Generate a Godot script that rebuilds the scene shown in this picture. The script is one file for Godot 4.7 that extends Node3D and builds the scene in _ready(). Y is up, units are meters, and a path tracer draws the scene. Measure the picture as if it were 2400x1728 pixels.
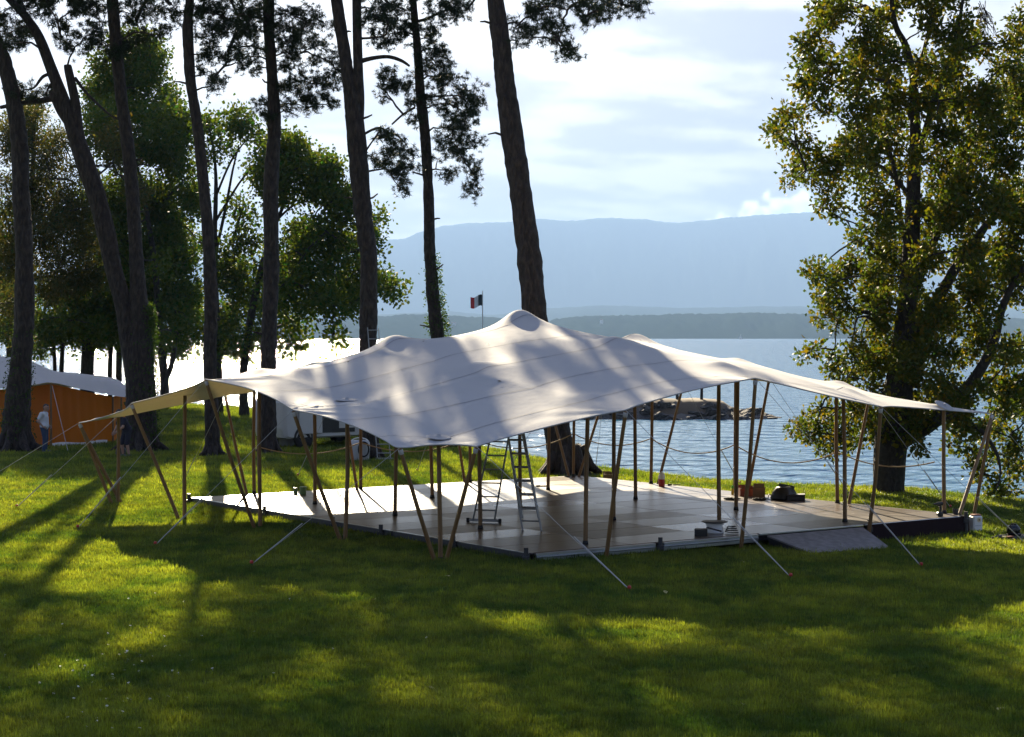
extends Node3D
# The photograph is 2400 x 1728; focal length and horizon were read from the rectangular deck.
const FOCAL := 4242.0
const EYE := 4.15
const DECK := 0.15
const LAKE := -1.85
var pitch := -atan(76.0 / FOCAL)
var sun_az := deg_to_rad(-10.2)
var sun_el := deg_to_rad(21.0)
var rng := RandomNumberGenerator.new()
var soft_noise := FastNoiseLite.new()
var used := {}
var M := {}

func _ready() -> void:
	rng.seed = 7
	soft_noise.seed = 3
	soft_noise.frequency = 0.08
	soft_noise.fractal_octaves = 3
	build_view_and_light()
	build_materials()
	build_ground()
	build_lake()
	build_far_land()
	print("land ", Time.get_ticks_msec())
	build_deck()
	build_tent()
	print("tent ", Time.get_ticks_msec())
	build_pines()
	build_rear_pines()
	build_oak()
	print("near trees ", Time.get_ticks_msec())
	build_far_trees()
	print("far trees ", Time.get_ticks_msec())
	build_jetty()
	build_orange_tent()
	build_van()
	build_ladders()
	build_small_things()
	build_people()
	print("things ", Time.get_ticks_msec())
	build_grass()
	print("grass ", Time.get_ticks_msec())

# ------------------------------------------------------------------ view and light
func build_view_and_light() -> void:
	var cam := Camera3D.new()
	cam.name = "camera"
	cam.position = Vector3(0, EYE, 0)
	cam.rotation = Vector3(pitch, 0, 0)
	cam.fov = rad_to_deg(2.0 * atan(864.0 / FOCAL))
	cam.near = 0.5
	cam.far = 60000.0
	add_child(cam)
	cam.current = true
	var sun := DirectionalLight3D.new()
	sun.name = "sun"
	add_child(sun)
	sun.look_at_from_position(sun_dir() * 100.0, Vector3.ZERO)
	sun.light_energy = 1.6
	sun.light_color = Color(1.0, 0.93, 0.80)
	sun.light_angular_distance = 0.55
	sun.shadow_enabled = true
	var env := Environment.new()
	env.background_mode = Environment.BG_SKY
	env.tonemap_mode = Environment.TONE_MAPPER_LINEAR
	env.tonemap_exposure = 4.5
	env.sdfgi_enabled = true
	env.ssao_enabled = true
	env.ssil_enabled = true
	env.fog_enabled = true
	env.fog_density = 0.000085
	env.fog_light_color = Color(0.65, 0.795, 1.0)
	var sky := Sky.new()
	var sm := PanoramaSkyMaterial.new()
	sm.panorama = sky_texture()
	sky.sky_material = sm
	env.sky = sky
	var we := WorldEnvironment.new()
	we.name = "world"
	we.environment = env
	add_child(we)

func sun_dir() -> Vector3:
	return Vector3(sin(sun_az) * cos(sun_el), sin(sun_el), -cos(sun_az) * cos(sun_el))

var cirrus := FastNoiseLite.new()
var puffs := FastNoiseLite.new()

func sky_color(az: float, el: float) -> Color:
	# clear air paling towards the horizon, the sun's aureole, streaky cirrus, one cumulus bank low over the ridge
	var d := Vector3(sin(az) * cos(el), sin(el), -cos(az) * cos(el))
	var h := clampf(sin(maxf(el, 0.0)), 0.0, 1.0)
	var t := pow(1.0 - h, 3.6)
	var c := Vector3(0.006, 0.032, 0.125).lerp(Vector3(0.086, 0.093, 0.098), t)
	var g := rad_to_deg(d.angle_to(sun_dir()))
	c += Vector3(1.0, 0.93, 0.80) * (0.8 * exp(-g / 7.0) + 0.205 * exp(-g / 24.0))
	if el > 0.0:
		var q := 1.0 / (h + 0.12)
		var p := Vector2(d.x * q, d.z * q)
		var n := cirrus.get_noise_2d(p.x * 115.0 + p.y * 50.0, p.y * 140.0)
		var n2 := cirrus.get_noise_2d(p.x * 300.0 + p.y * 160.0 + 900.0, p.y * 420.0 + 40.0)
		var k := smoothstep(-0.26, 0.26, n + 0.40 * n2)
		c = c.lerp(Vector3(1.03, 1.02, 1.0) * (0.08 + 0.50 * exp(-g / 26.0)), k * 0.85 * smoothstep(0.0, 0.05, el))
		var a := rad_to_deg(az)
		var e := rad_to_deg(el)
		var top := 4.55 - 0.40 * absf(a - 8.6) + 0.5 * puffs.get_noise_2d(a * 60.0, e * 60.0)
		top = maxf(top, 4.05 - 0.5 * absf(a - 10.2) + 0.4 * puffs.get_noise_2d(a * 60.0 + 50.0, e * 60.0))
		var inside := smoothstep(0.0, 0.14, top - e)
		if inside > 0.0 and absf(a - 8.6) < 6.0:
			var lit := 1.0 - smoothstep(0.1, 0.6, top - e + 0.3 * puffs.get_noise_2d(a * 110.0, e * 110.0))
			c = c.lerp(Vector3(0.27, 0.32, 0.36).lerp(Vector3(0.50, 0.49, 0.47), lit), inside)
	return Color(c.x, c.y, c.z)

func sky_texture() -> ImageTexture:
	cirrus.seed = 21
	cirrus.frequency = 0.010
	cirrus.fractal_octaves = 5
	cirrus.domain_warp_enabled = true
	cirrus.domain_warp_amplitude = 30.0
	cirrus.domain_warp_frequency = 0.012
	puffs.seed = 5
	puffs.frequency = 0.022
	puffs.fractal_octaves = 4
	var img := Image.create(512, 256, false, Image.FORMAT_RGBF)
	for y in 256:
		var el := (0.5 - (y + 0.5) / 256.0) * PI
		for x in 512:
			img.set_pixel(x, y, sky_color((x + 0.5) / 512.0 * TAU, el))
	img.resize(4096, 2048, Image.INTERPOLATE_CUBIC)
	for y in range(760, 1028):          # the same sky, sampled finer where the picture looks
		var el := (0.5 - (y + 0.5) / 2048.0) * PI
		for xx in range(-330, 330):
			img.set_pixel(posmod(xx, 4096), y, sky_color((xx + 0.5) / 4096.0 * TAU, el))
	return ImageTexture.create_from_image(img)

# ------------------------------------------------------------------ naming helpers
func numbered(called: String) -> String:
	used[called] = int(used.get(called, -1)) + 1
	return called if used[called] == 0 else "%s_%03d" % [called, used[called]]

func tag(o: Node, label: String, category: String, group := "") -> void:
	o.set_meta("label", label)
	o.set_meta("category", category)
	if group != "":
		o.set_meta("group", group)

func thing(called: String, label: String, category: String, at := Vector3.ZERO, turn := 0.0, group := "") -> Node3D:
	var o := Node3D.new()
	o.name = numbered(called)
	add_child(o)
	o.position = at
	o.rotation.y = turn
	tag(o, label, category, group)
	return o

func part(parent: Node, called: String, mesh: Mesh, m: Material, at := Vector3.ZERO) -> MeshInstance3D:
	var o := MeshInstance3D.new()
	o.name = called
	o.mesh = mesh
	o.material_override = m
	o.position = at
	parent.add_child(o, true)
	return o

# a part whose mesh is in world coordinates, under a thing that is not turned
func wpart(parent: Node3D, called: String, mesh: Mesh, m: Material) -> MeshInstance3D:
	var p := Vector3.ZERO
	var q: Node = parent
	while q is Node3D and q != self:
		p += (q as Node3D).position
		q = q.get_parent()
	return part(parent, called, mesh, m, -p)

func structure(called: String, mesh: Mesh, m: Material) -> MeshInstance3D:
	var o := part(self, called, mesh, m)
	o.set_meta("kind", "structure")
	return o

# the point at depth z (metres along the view axis, level) that the photograph shows at pixel (px, py)
func at_pixel(px: float, py: float, z: float) -> Vector3:
	var d := Basis(Vector3.RIGHT, pitch) * Vector3((px - 1200.0) / FOCAL, -(py - 864.0) / FOCAL, -1.0)
	return Vector3(0, EYE, 0) + d * (z / -d.z)

# ------------------------------------------------------------------ mesh building
class Build:
	var v := PackedVector3Array()
	var n := PackedVector3Array()
	var ix := PackedInt32Array()

	func tri(i: int, j: int, k: int) -> void:
		if (v[j] - v[i]).cross(v[k] - v[i]).dot(n[i] + n[j] + n[k]) > 0.0:
			ix.append(i); ix.append(k); ix.append(j)
		else:
			ix.append(i); ix.append(j); ix.append(k)

	func face(pts: Array) -> void:           # flat convex polygon; the normal follows the winding (counter-clockwise seen from outside)
		var s := v.size()
		var nn: Vector3 = (pts[1] - pts[0]).cross(pts[2] - pts[0]).normalized()
		for p in pts:
			v.append(p); n.append(nn)
		for k in range(1, pts.size() - 1):
			tri(s, s + k, s + k + 1)

	func tube(p: Array, r: Array, sides := 8, cap := true, noise: FastNoiseLite = null, rough := 0.0) -> void:
		var s := v.size()
		var cnt := p.size()
		var t0: Vector3 = (p[1] - p[0]).normalized()
		var side := t0.cross(Vector3.UP if absf(t0.y) < 0.9 else Vector3.RIGHT).normalized()
		for k in cnt:
			var t: Vector3 = ((p[mini(k + 1, cnt - 1)] as Vector3) - (p[maxi(k - 1, 0)] as Vector3)).normalized()
			side = (side - t * side.dot(t)).normalized()
			var up := t.cross(side)
			for a in sides:
				var an := TAU * a / sides
				var o := side * cos(an) + up * sin(an)
				var rr: float = r[k]
				if noise:
					var q: Vector3 = p[k] + o * rr
					rr *= 1.0 + rough * noise.get_noise_3d(q.x * 14.0, q.y * 5.0, q.z * 14.0)
				v.append(p[k] + o * rr); n.append(o)
		for k in cnt - 1:
			for a in sides:
				var b := (a + 1) % sides
				var i := s + k * sides
				tri(i + a, i + b, i + sides + b)
				tri(i + a, i + sides + b, i + sides + a)
		if cap:
			for e in [0, cnt - 1]:
				var tt: Vector3 = (p[0] - p[1]).normalized() if e == 0 else (p[cnt - 1] - p[cnt - 2]).normalized()
				var c := v.size()
				v.append(p[e]); n.append(tt)
				for a in sides:
					v.append(v[s + e * sides + a]); n.append(tt)
				for a in sides:
					tri(c, c + 1 + a, c + 1 + (a + 1) % sides)

	func box(xf: Transform3D, size: Vector3, bevel := 0.0) -> void:
		var h := size * 0.5
		var bv := minf(bevel, minf(h.x, minf(h.y, h.z)) * 0.9)
		for axis in 3:
			for sg in [-1.0, 1.0]:
				var q := []
				var u := (axis + 1) % 3
				var w := (axis + 2) % 3
				for c in [[-1.0, -1.0], [1.0, -1.0], [1.0, 1.0], [-1.0, 1.0]]:
					var a := Vector3.ZERO
					a[axis] = sg * h[axis]
					a[u] = c[0] * (h[u] - bv)
					a[w] = c[1] * (h[w] - bv)
					q.append(xf * a)
				if sg < 0.0:
					q.reverse()
				face(q)
		if bv <= 0.0:
			return
		for axis in 3:
			var u := (axis + 1) % 3
			var w := (axis + 2) % 3
			for su in [-1.0, 1.0]:
				for sw in [-1.0, 1.0]:
					var q := []
					for c in [[-1.0, 0], [1.0, 0], [1.0, 1], [-1.0, 1]]:
						var a := Vector3.ZERO
						a[axis] = c[0] * (h[axis] - bv)
						a[u] = su * (h[u] - (0.0 if c[1] == 0 else bv))
						a[w] = sw * (h[w] - (bv if c[1] == 0 else 0.0))
						q.append(xf * a)
					if su * sw < 0.0:
						q.reverse()
					face(q)
		for sx in [-1.0, 1.0]:
			for sy in [-1.0, 1.0]:
				for sz in [-1.0, 1.0]:
					var sgn := Vector3(sx, sy, sz)
					var q := []
					for axis in 3:
						var a := Vector3.ZERO
						for k in 3:
							a[k] = sgn[k] * (h[k] - (0.0 if k == axis else bv))
						q.append(xf * a)
					if sx * sy * sz < 0.0:
						q.reverse()
					face(q)

	func lathe(xf: Transform3D, profile: Array, sides := 16) -> void:   # profile of (radius, height)
		var s := v.size()
		var cnt := profile.size()
		for k in cnt:
			var t: Vector2 = (profile[mini(k + 1, cnt - 1)] - profile[maxi(k - 1, 0)]).normalized()
			for a in sides:
				var an := TAU * a / sides
				var pt: Vector2 = profile[k]
				v.append(xf * Vector3(cos(an) * pt.x, pt.y, sin(an) * pt.x))
				n.append((xf.basis * Vector3(cos(an) * t.y, -t.x, sin(an) * t.y)).normalized())
		for k in cnt - 1:
			for a in sides:
				var b := (a + 1) % sides
				var i := s + k * sides
				tri(i + a, i + b, i + sides + b)
				tri(i + a, i + sides + b, i + sides + a)

	func settle() -> void:                   # after normals were turned by hand
		var old := ix
		ix = PackedInt32Array()
		for k in range(0, old.size(), 3):
			tri(old[k], old[k + 1], old[k + 2])

	func mesh() -> ArrayMesh:
		var arr := []
		arr.resize(Mesh.ARRAY_MAX)
		arr[Mesh.ARRAY_VERTEX] = v
		arr[Mesh.ARRAY_NORMAL] = n
		arr[Mesh.ARRAY_INDEX] = ix
		var m := ArrayMesh.new()
		m.add_surface_from_arrays(Mesh.PRIMITIVE_TRIANGLES, arr)
		return m

# a height sheet on a grid of points, smooth normals
func sheet(p: PackedVector3Array, nu: int, nv: int, flip := false) -> ArrayMesh:
	var nn := PackedVector3Array()
	nn.resize(p.size())
	for i in nu:
		for j in nv:
			var du := p[mini(i + 1, nu - 1) * nv + j] - p[maxi(i - 1, 0) * nv + j]
			var dv := p[i * nv + mini(j + 1, nv - 1)] - p[i * nv + maxi(j - 1, 0)]
			var q := du.cross(dv).normalized()
			nn[i * nv + j] = -q if flip else q
	var ix := PackedInt32Array()
	for i in nu - 1:
		for j in nv - 1:
			var a := i * nv + j
			var b := a + nv
			if flip:
				ix.append_array([a, b, a + 1, b, b + 1, a + 1])
			else:
				ix.append_array([a, a + 1, b, b, a + 1, b + 1])
	var arr := []
	arr.resize(Mesh.ARRAY_MAX)
	arr[Mesh.ARRAY_VERTEX] = p
	arr[Mesh.ARRAY_NORMAL] = nn
	arr[Mesh.ARRAY_INDEX] = ix
	var m := ArrayMesh.new()
	m.add_surface_from_arrays(Mesh.PRIMITIVE_TRIANGLES, arr)
	return m

func one_tube(p: Array, r: Array, sides := 8) -> ArrayMesh:
	var b := Build.new()
	b.tube(p, r, sides)
	return b.mesh()

func one_box(xf: Transform3D, size: Vector3, bevel := 0.0) -> ArrayMesh:
	var b := Build.new()
	b.box(xf, size, bevel)
	return b.mesh()

func one_lathe(xf: Transform3D, profile: Array, sides := 16) -> ArrayMesh:
	var b := Build.new()
	b.lathe(xf, profile, sides)
	return b.mesh()

func at(p: Vector3) -> Transform3D:
	return Transform3D(Basis(), p)

func turned(p: Vector3, yaw: float) -> Transform3D:
	return Transform3D(Basis(Vector3.UP, yaw), p)

# ------------------------------------------------------------------ materials
func paint(r: float, g: float, b: float, rough := 0.8, metal := 0.0) -> StandardMaterial3D:
	var m := StandardMaterial3D.new()
	m.albedo_color = Color(r, g, b).linear_to_srgb()
	m.roughness = rough
	m.metallic = metal
	return m

func noise_tex(sd: int, freq: float, octaves: int, stops: Array, size := 512, kind := FastNoiseLite.TYPE_SIMPLEX_SMOOTH, normal := false, bump := 4.0) -> NoiseTexture2D:
	var f := FastNoiseLite.new()
	f.seed = sd
	f.noise_type = kind
	f.frequency = freq
	f.fractal_octaves = octaves
	var t := NoiseTexture2D.new()
	t.width = size
	t.height = size
	t.seamless = true
	t.noise = f
	if normal:
		t.as_normal_map = true
		t.bump_strength = bump
	elif stops.size() > 0:
		var g := Gradient.new()
		var o := PackedFloat32Array()
		var c := PackedColorArray()
		for s in stops:
			o.append(s[0])
			c.append(Color(s[1], s[2], s[3]).linear_to_srgb())
		g.offsets = o
		g.colors = c
		t.color_ramp = g
	return t

func tri_map(m: StandardMaterial3D, scale: Vector3, world := true) -> void:
	m.uv1_triplanar = true
	m.uv1_world_triplanar = world
	m.uv1_scale = scale

# wind ripples: a sum of waves that repeats every 23 m, as a normal map
func ripple_map() -> ImageTexture:
	var r := RandomNumberGenerator.new()
	r.seed = 18
	var w := []
	for k in 24:
		var len_m := 0.34 * pow(3.6 / 0.34, pow(r.randf(), 1.15))
		var an := deg_to_rad(64.0) + r.randfn() * 1.25
		var kx := roundf(23.0 / len_m * cos(an))
		var ky := roundf(23.0 / len_m * sin(an))
		var l := maxf(sqrt(kx * kx + ky * ky), 1.0)
		w.append(PackedFloat32Array([TAU * kx / 400.0, TAU * ky / 400.0, r.randf() * TAU, 0.047 * kx / l, 0.047 * ky / l]))
	var size := 400
	var img := Image.create(size, size, false, Image.FORMAT_RGB8)
	for y in size:
		for x in size:
			var sx := 0.0
			var sy := 0.0
			for q: PackedFloat32Array in w:
				var c := cos(q[0] * x + q[1] * y + q[2])
				c += 0.7 * c * c
				sx += q[3] * c
				sy += q[4] * c
			var n := Vector3(-sx, -sy, 1.0).normalized()
			img.set_pixel(x, y, Color(n.x * 0.5 + 0.5, n.y * 0.5 + 0.5, n.z * 0.5 + 0.5))
	return ImageTexture.create_from_image(img)

func build_materials() -> void:
	# lawn soil and thatch between the blades
	var m := paint(1, 1, 1, 0.95)
	m.albedo_texture = noise_tex(1, 0.02, 5, [[0.0, 0.045, 0.055, 0.012], [0.45, 0.085, 0.115, 0.018], [0.65, 0.11, 0.13, 0.024], [1.0, 0.17, 0.15, 0.050]], 1024)
	m.heightmap_enabled = true
	m.heightmap_texture = noise_tex(2, 0.12, 4, [], 512)
	m.heightmap_scale = 4.0
	tri_map(m, Vector3(0.16, 0.16, 0.16))
	M.soil = m
	m = paint(1, 1, 1, 0.5)
	m.vertex_color_use_as_albedo = true
	m.backlight_enabled = true
	m.backlight = Color(1, 1, 0.75)
	M.blade = m
	# lake
	m = paint(0.030, 0.15, 0.24, 0.06)
	m.metallic_specular = 0.5
	m.normal_enabled = true
	m.normal_texture = ripple_map()
	m.normal_scale = 1.0
	tri_map(m, Vector3(1.0 / 23.0, 1.0 / 23.0, 1.0 / 23.0))
	M.lake = m
	M.hill = paint(0.030, 0.050, 0.040, 1.0)
	M.shore_hill = paint(0.020, 0.035, 0.022, 1.0)
	M.hill.metallic_specular = 0.0
	M.shore_hill.metallic_specular = 0.0
	M.soil.metallic_specular = 0.1
	# bark of the pines: long plates
	m = paint(1, 1, 1, 0.9)
	m.albedo_texture = noise_tex(11, 0.018, 4, [[0.0, 0.010, 0.008, 0.007], [0.42, 0.026, 0.019, 0.016], [0.6, 0.042, 0.030, 0.024], [1.0, 0.075, 0.054, 0.042]])
	m.heightmap_enabled = true
	m.heightmap_texture = noise_tex(11, 0.018, 4, [])
	m.heightmap_scale = 13.0
	tri_map(m, Vector3(0.8, 0.24, 0.8))
	M.pine_bark = m
	m = paint(1, 1, 1, 0.9)
	m.albedo_texture = noise_tex(12, 0.02, 4, [[0.0, 0.008, 0.007, 0.006], [0.5, 0.022, 0.018, 0.015], [1.0, 0.055, 0.046, 0.036]])
	m.heightmap_enabled = true
	m.heightmap_texture = noise_tex(12, 0.02, 4, [])
	m.heightmap_scale = 5.0
	tri_map(m, Vector3(0.9, 0.4, 0.9))
	M.oak_bark = m
	for k in ["leaf", "needle"]:
		m = paint(1, 1, 1, 0.62)
		m.metallic_specular = 0.35
		m.vertex_color_use_as_albedo = true
		m.backlight_enabled = true
		m.backlight = Color(1.0, 1.0, 0.7) if k == "leaf" else Color(0.45, 0.45, 0.35)
		M[k] = m
	# tent cloth
	m = paint(0.40, 0.395, 0.385, 0.85)
	m.backlight_enabled = true
	m.backlight = Color(0.34, 0.30, 0.20)
	m.heightmap_enabled = true
	m.heightmap_texture = noise_tex(15, 0.03, 3, [], 256)
	m.heightmap_scale = 0.25
	tri_map(m, Vector3(0.5, 0.5, 0.5))
	M.canvas = m
	M.seam = paint(0.24, 0.235, 0.235, 0.8)
	M.patch = paint(0.33, 0.325, 0.32, 0.85)
	# poles: peeled wood
	m = paint(1, 1, 1, 0.55)
	m.albedo_texture = noise_tex(17, 0.02, 4, [[0.0, 0.11, 0.060, 0.020], [0.5, 0.19, 0.105, 0.038], [1.0, 0.27, 0.16, 0.062]], 256)
	tri_map(m, Vector3(2.5, 0.25, 2.5))
	M.pole = m
	M.rubber = paint(0.012, 0.012, 0.013, 0.7)
	M.rope = paint(0.40, 0.39, 0.37, 0.8)
	M.hemp = paint(0.34, 0.26, 0.16, 0.9)
	M.red = paint(0.42, 0.03, 0.02, 0.5)
	# film-faced floor boards, four tones
	M.boards = []
	for k in 4:
		m = paint(1, 1, 1, [0.40, 0.34, 0.31, 0.27][k])
		var e: float = [0.66, 0.75, 0.88, 1.15][k]
		m.albedo_texture = noise_tex(20 + k, 0.012, 5, [[0.0, 0.085 * e, 0.062 * e, 0.050 * e], [0.5, 0.125 * e, 0.096 * e, 0.078 * e], [1.0, 0.19 * e, 0.155 * e, 0.13 * e]], 512)
		m.roughness_texture = noise_tex(30 + k, 0.02, 4, [[0.0, 0.86, 0.86, 0.86], [1.0, 1.0, 1.0, 1.0]], 256)
		tri_map(m, Vector3(0.5, 0.5, 0.9))
		M.boards.append(m)
	m = paint(0.50, 0.53, 0.58, 0.28, 1.0)
	M.aluminium = m
	M.ladder_metal = paint(0.30, 0.31, 0.32, 0.5, 0.7)
	M.dark_steel = paint(0.05, 0.05, 0.055, 0.5, 0.5)
	M.skirt = paint(0.022, 0.014, 0.015, 0.95)
	M.skirt.metallic_specular = 0.15
	m = paint(1, 1, 1, 0.75)
	m.albedo_texture = noise_tex(41, 0.02, 5, [[0.0, 0.13, 0.125, 0.125], [0.5, 0.19, 0.18, 0.18], [1.0, 0.26, 0.25, 0.25]], 256)
	tri_map(m, Vector3(0.8, 0.8, 0.8))
	M.ramp = m
	m = paint(1, 1, 1, 0.95)
	m.albedo_texture = noise_tex(43, 0.03, 5, [[0.0, 0.030, 0.026, 0.023], [0.5, 0.07, 0.064, 0.058], [1.0, 0.17, 0.16, 0.15]], 256)
	m.heightmap_enabled = true
	m.heightmap_texture = noise_tex(43, 0.03, 5, [], 256)
	m.heightmap_scale = 8.0
	tri_map(m, Vector3(0.4, 0.4, 0.4))
	M.rock = m
	m = paint(0.38, 0.130, 0.012, 0.85)
	m.backlight_enabled = true
	m.backlight = Color(1.0, 0.6, 0.12)
	M.orange_cloth = m
	M.white_cloth = paint(0.62, 0.61, 0.59, 0.8)
	M.white_paint = paint(0.48, 0.48, 0.475, 0.3)
	M.white_paint.clearcoat_enabled = true
	M.white_paint.clearcoat = 0.6
	M.glass_dark = paint(0.01, 0.012, 0.014, 0.06)
	M.black = paint(0.010, 0.010, 0.011, 0.45)
	M.gloss_black = paint(0.006, 0.006, 0.007, 0.08)
	M.cardboard = paint(0.20, 0.125, 0.068, 0.9)
	M.grey_plastic = paint(0.36, 0.37, 0.38, 0.5)
	M.white_plastic = paint(0.68, 0.68, 0.66, 0.4)
	M.green_plastic = paint(0.10, 0.20, 0.07, 0.35)
	M.yellow = paint(0.55, 0.48, 0.03, 0.4)
	M.lime = paint(0.10, 0.55, 0.05, 0.4)
	M.red_card = paint(0.24, 0.075, 0.04, 0.85)
	M.label_cream = paint(0.62, 0.52, 0.33, 0.6)
	M.petal = paint(0.72, 0.70, 0.62, 0.6)
	M.dry_leaf = paint(0.42, 0.36, 0.14, 0.7)
	M.dark_leaf = paint(0.07, 0.05, 0.03, 0.8)
	M.soil_bank = paint(0.10, 0.072, 0.045, 0.95)

# ------------------------------------------------------------------ land and water
var shore := [Vector2(-160, 132), Vector2(-80, 126), Vector2(-40, 121), Vector2(-24, 117), Vector2(-15, 104), Vector2(-9, 88), Vector2(-4.4, 75), Vector2(-1.3, 68.2), Vector2(0.3, 63), Vector2(2.4, 58.3), Vector2(5.6, 54.4), Vector2(8.6, 52.9), Vector2(11.6, 52.4), Vector2(13.6, 49.3), Vector2(20, 45.5), Vector2(40, 36), Vector2(80, 20)]

func shore_distance(x: float, z: float) -> float:       # positive on the lawn
	var best := 1e9
	var sgn := 1.0
	var p := Vector2(x, z)
	for k in shore.size() - 1:
		var a: Vector2 = shore[k]
		var b: Vector2 = shore[k + 1]
		var ab := b - a
		var t := clampf((p - a).dot(ab) / ab.length_squared(), 0.0, 1.0)
		var d := p.distance_squared_to(a + ab * t)
		if d < best:
			best = d
			sgn = -1.0 if ab.cross(p - a) > 0.0 else 1.0
	return sqrt(best) * sgn

func ground_y(x: float, z: float) -> float:              # z is depth, positive ahead
	var y := -0.025 * clampf(x, 0.0, 16.0)
	y += 0.05 * soft_noise.get_noise_2d(x * 1.2, z * 1.2)
	return y

func on_ground(px: float, py: float) -> Vector3:         # where the view ray through a pixel meets the lawn
	var z := 40.0
	for k in 12:
		var p := at_pixel(px, py, z)
		z *= (EYE - ground_y(p.x, z)) / maxf(EYE - p.y, 0.01)
	return at_pixel(px, py, z)

func on_deck(px: float, py: float) -> Vector3:
	var p := at_pixel(px, py, 40.0)
	return at_pixel(px, py, 40.0 * (EYE - DECK) / (EYE - p.y))

func build_ground() -> void:
	var st := 0.5
	var nu := 280
	var nv := 262
	var p := PackedVector3Array()
	p.resize(nu * nv)
	for i in nu:
		var x := -70.0 + i * st
		if i < 20:
			x = -60.0 - (20 - i) * 8.0
		elif i > nu - 20:
			x = -70.0 + (nu - 20) * st + (i - nu + 20) * 6.0
		for j in nv:
			var z := 1.0 + j * st
			var y := ground_y(x, z)
			var d := shore_distance(x, z) + 0.35 * soft_noise.get_noise_2d(x * 4.0, z * 4.0)
			y = lerpf(-3.4, y, smoothstep(-1.3, 0.25, d))
			p[i * nv + j] = Vector3(x, y, -z)
	structure("ground", sheet(p, nu, nv, true), M.soil)

func build_lake() -> void:
	var p := PackedVector3Array()
	var xs := [-14000.0, -3000.0, -600.0, -150.0, 0.0, 150.0, 600.0, 3000.0, 14000.0]
	var zs := [-30.0, 30.0, 80.0, 200.0, 600.0, 2000.0, 6000.0, 14000.0]
	for x in xs:
		for z in zs:
			p.append(Vector3(x, LAKE, -z))
	structure("lake", sheet(p, xs.size(), zs.size(), true), M.lake)

func profile_at(pts: Array, x: float) -> float:
	for k in pts.size() - 1:
		if x <= pts[k + 1][0]:
			var t: float = clampf((x - pts[k][0]) / (pts[k + 1][0] - pts[k][0]), 0.0, 1.0)
			return lerpf(pts[k][1], pts[k + 1][1], t * t * (3.0 - 2.0 * t))
	return pts[-1][1]

func ridge(called: String, pts: Array, z_foot: float, z_top: float, m: Material, rough: float, trees: float, rows := 14, cols := 420, y_foot := LAKE) -> void:
	# a slope that rises from the foot to the skyline given in pixels, folded by gullies
	var f := FastNoiseLite.new()
	f.seed = int(z_top)
	f.frequency = 1.0
	f.fractal_octaves = 4
	var p := PackedVector3Array()
	for i in cols:
		var px := lerpf(-1500.0, 3900.0, i / float(cols - 1))
		for j in rows + 1:
			var t := minf(j / float(rows - 1), 1.0)
			var z := lerpf(z_foot, z_top, t)
			if j == rows:
				z = z_top * 1.08
			var q := at_pixel(px, 788.0, z)
			var top := at_pixel(px, profile_at(pts, px), z_top).y
			var y := lerpf(y_foot, top, pow(t, 0.9))
			var w := px * z_top / FOCAL
			y += sin(PI * minf(t * 0.96, 1.0)) * rough * f.get_noise_2d(w / (z_top * 0.02), t * 1.5)
			y += trees * maxf(0.0, t - 0.2) * f.get_noise_2d(px * 0.35, t * 40.0)
			if j == rows:
				y = top * 0.5
			if j == 0:
				y = y_foot - 1.0
			p.append(Vector3(q.x, y, -z))
	structure(called, sheet(p, cols, rows + 1, true), m)

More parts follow.
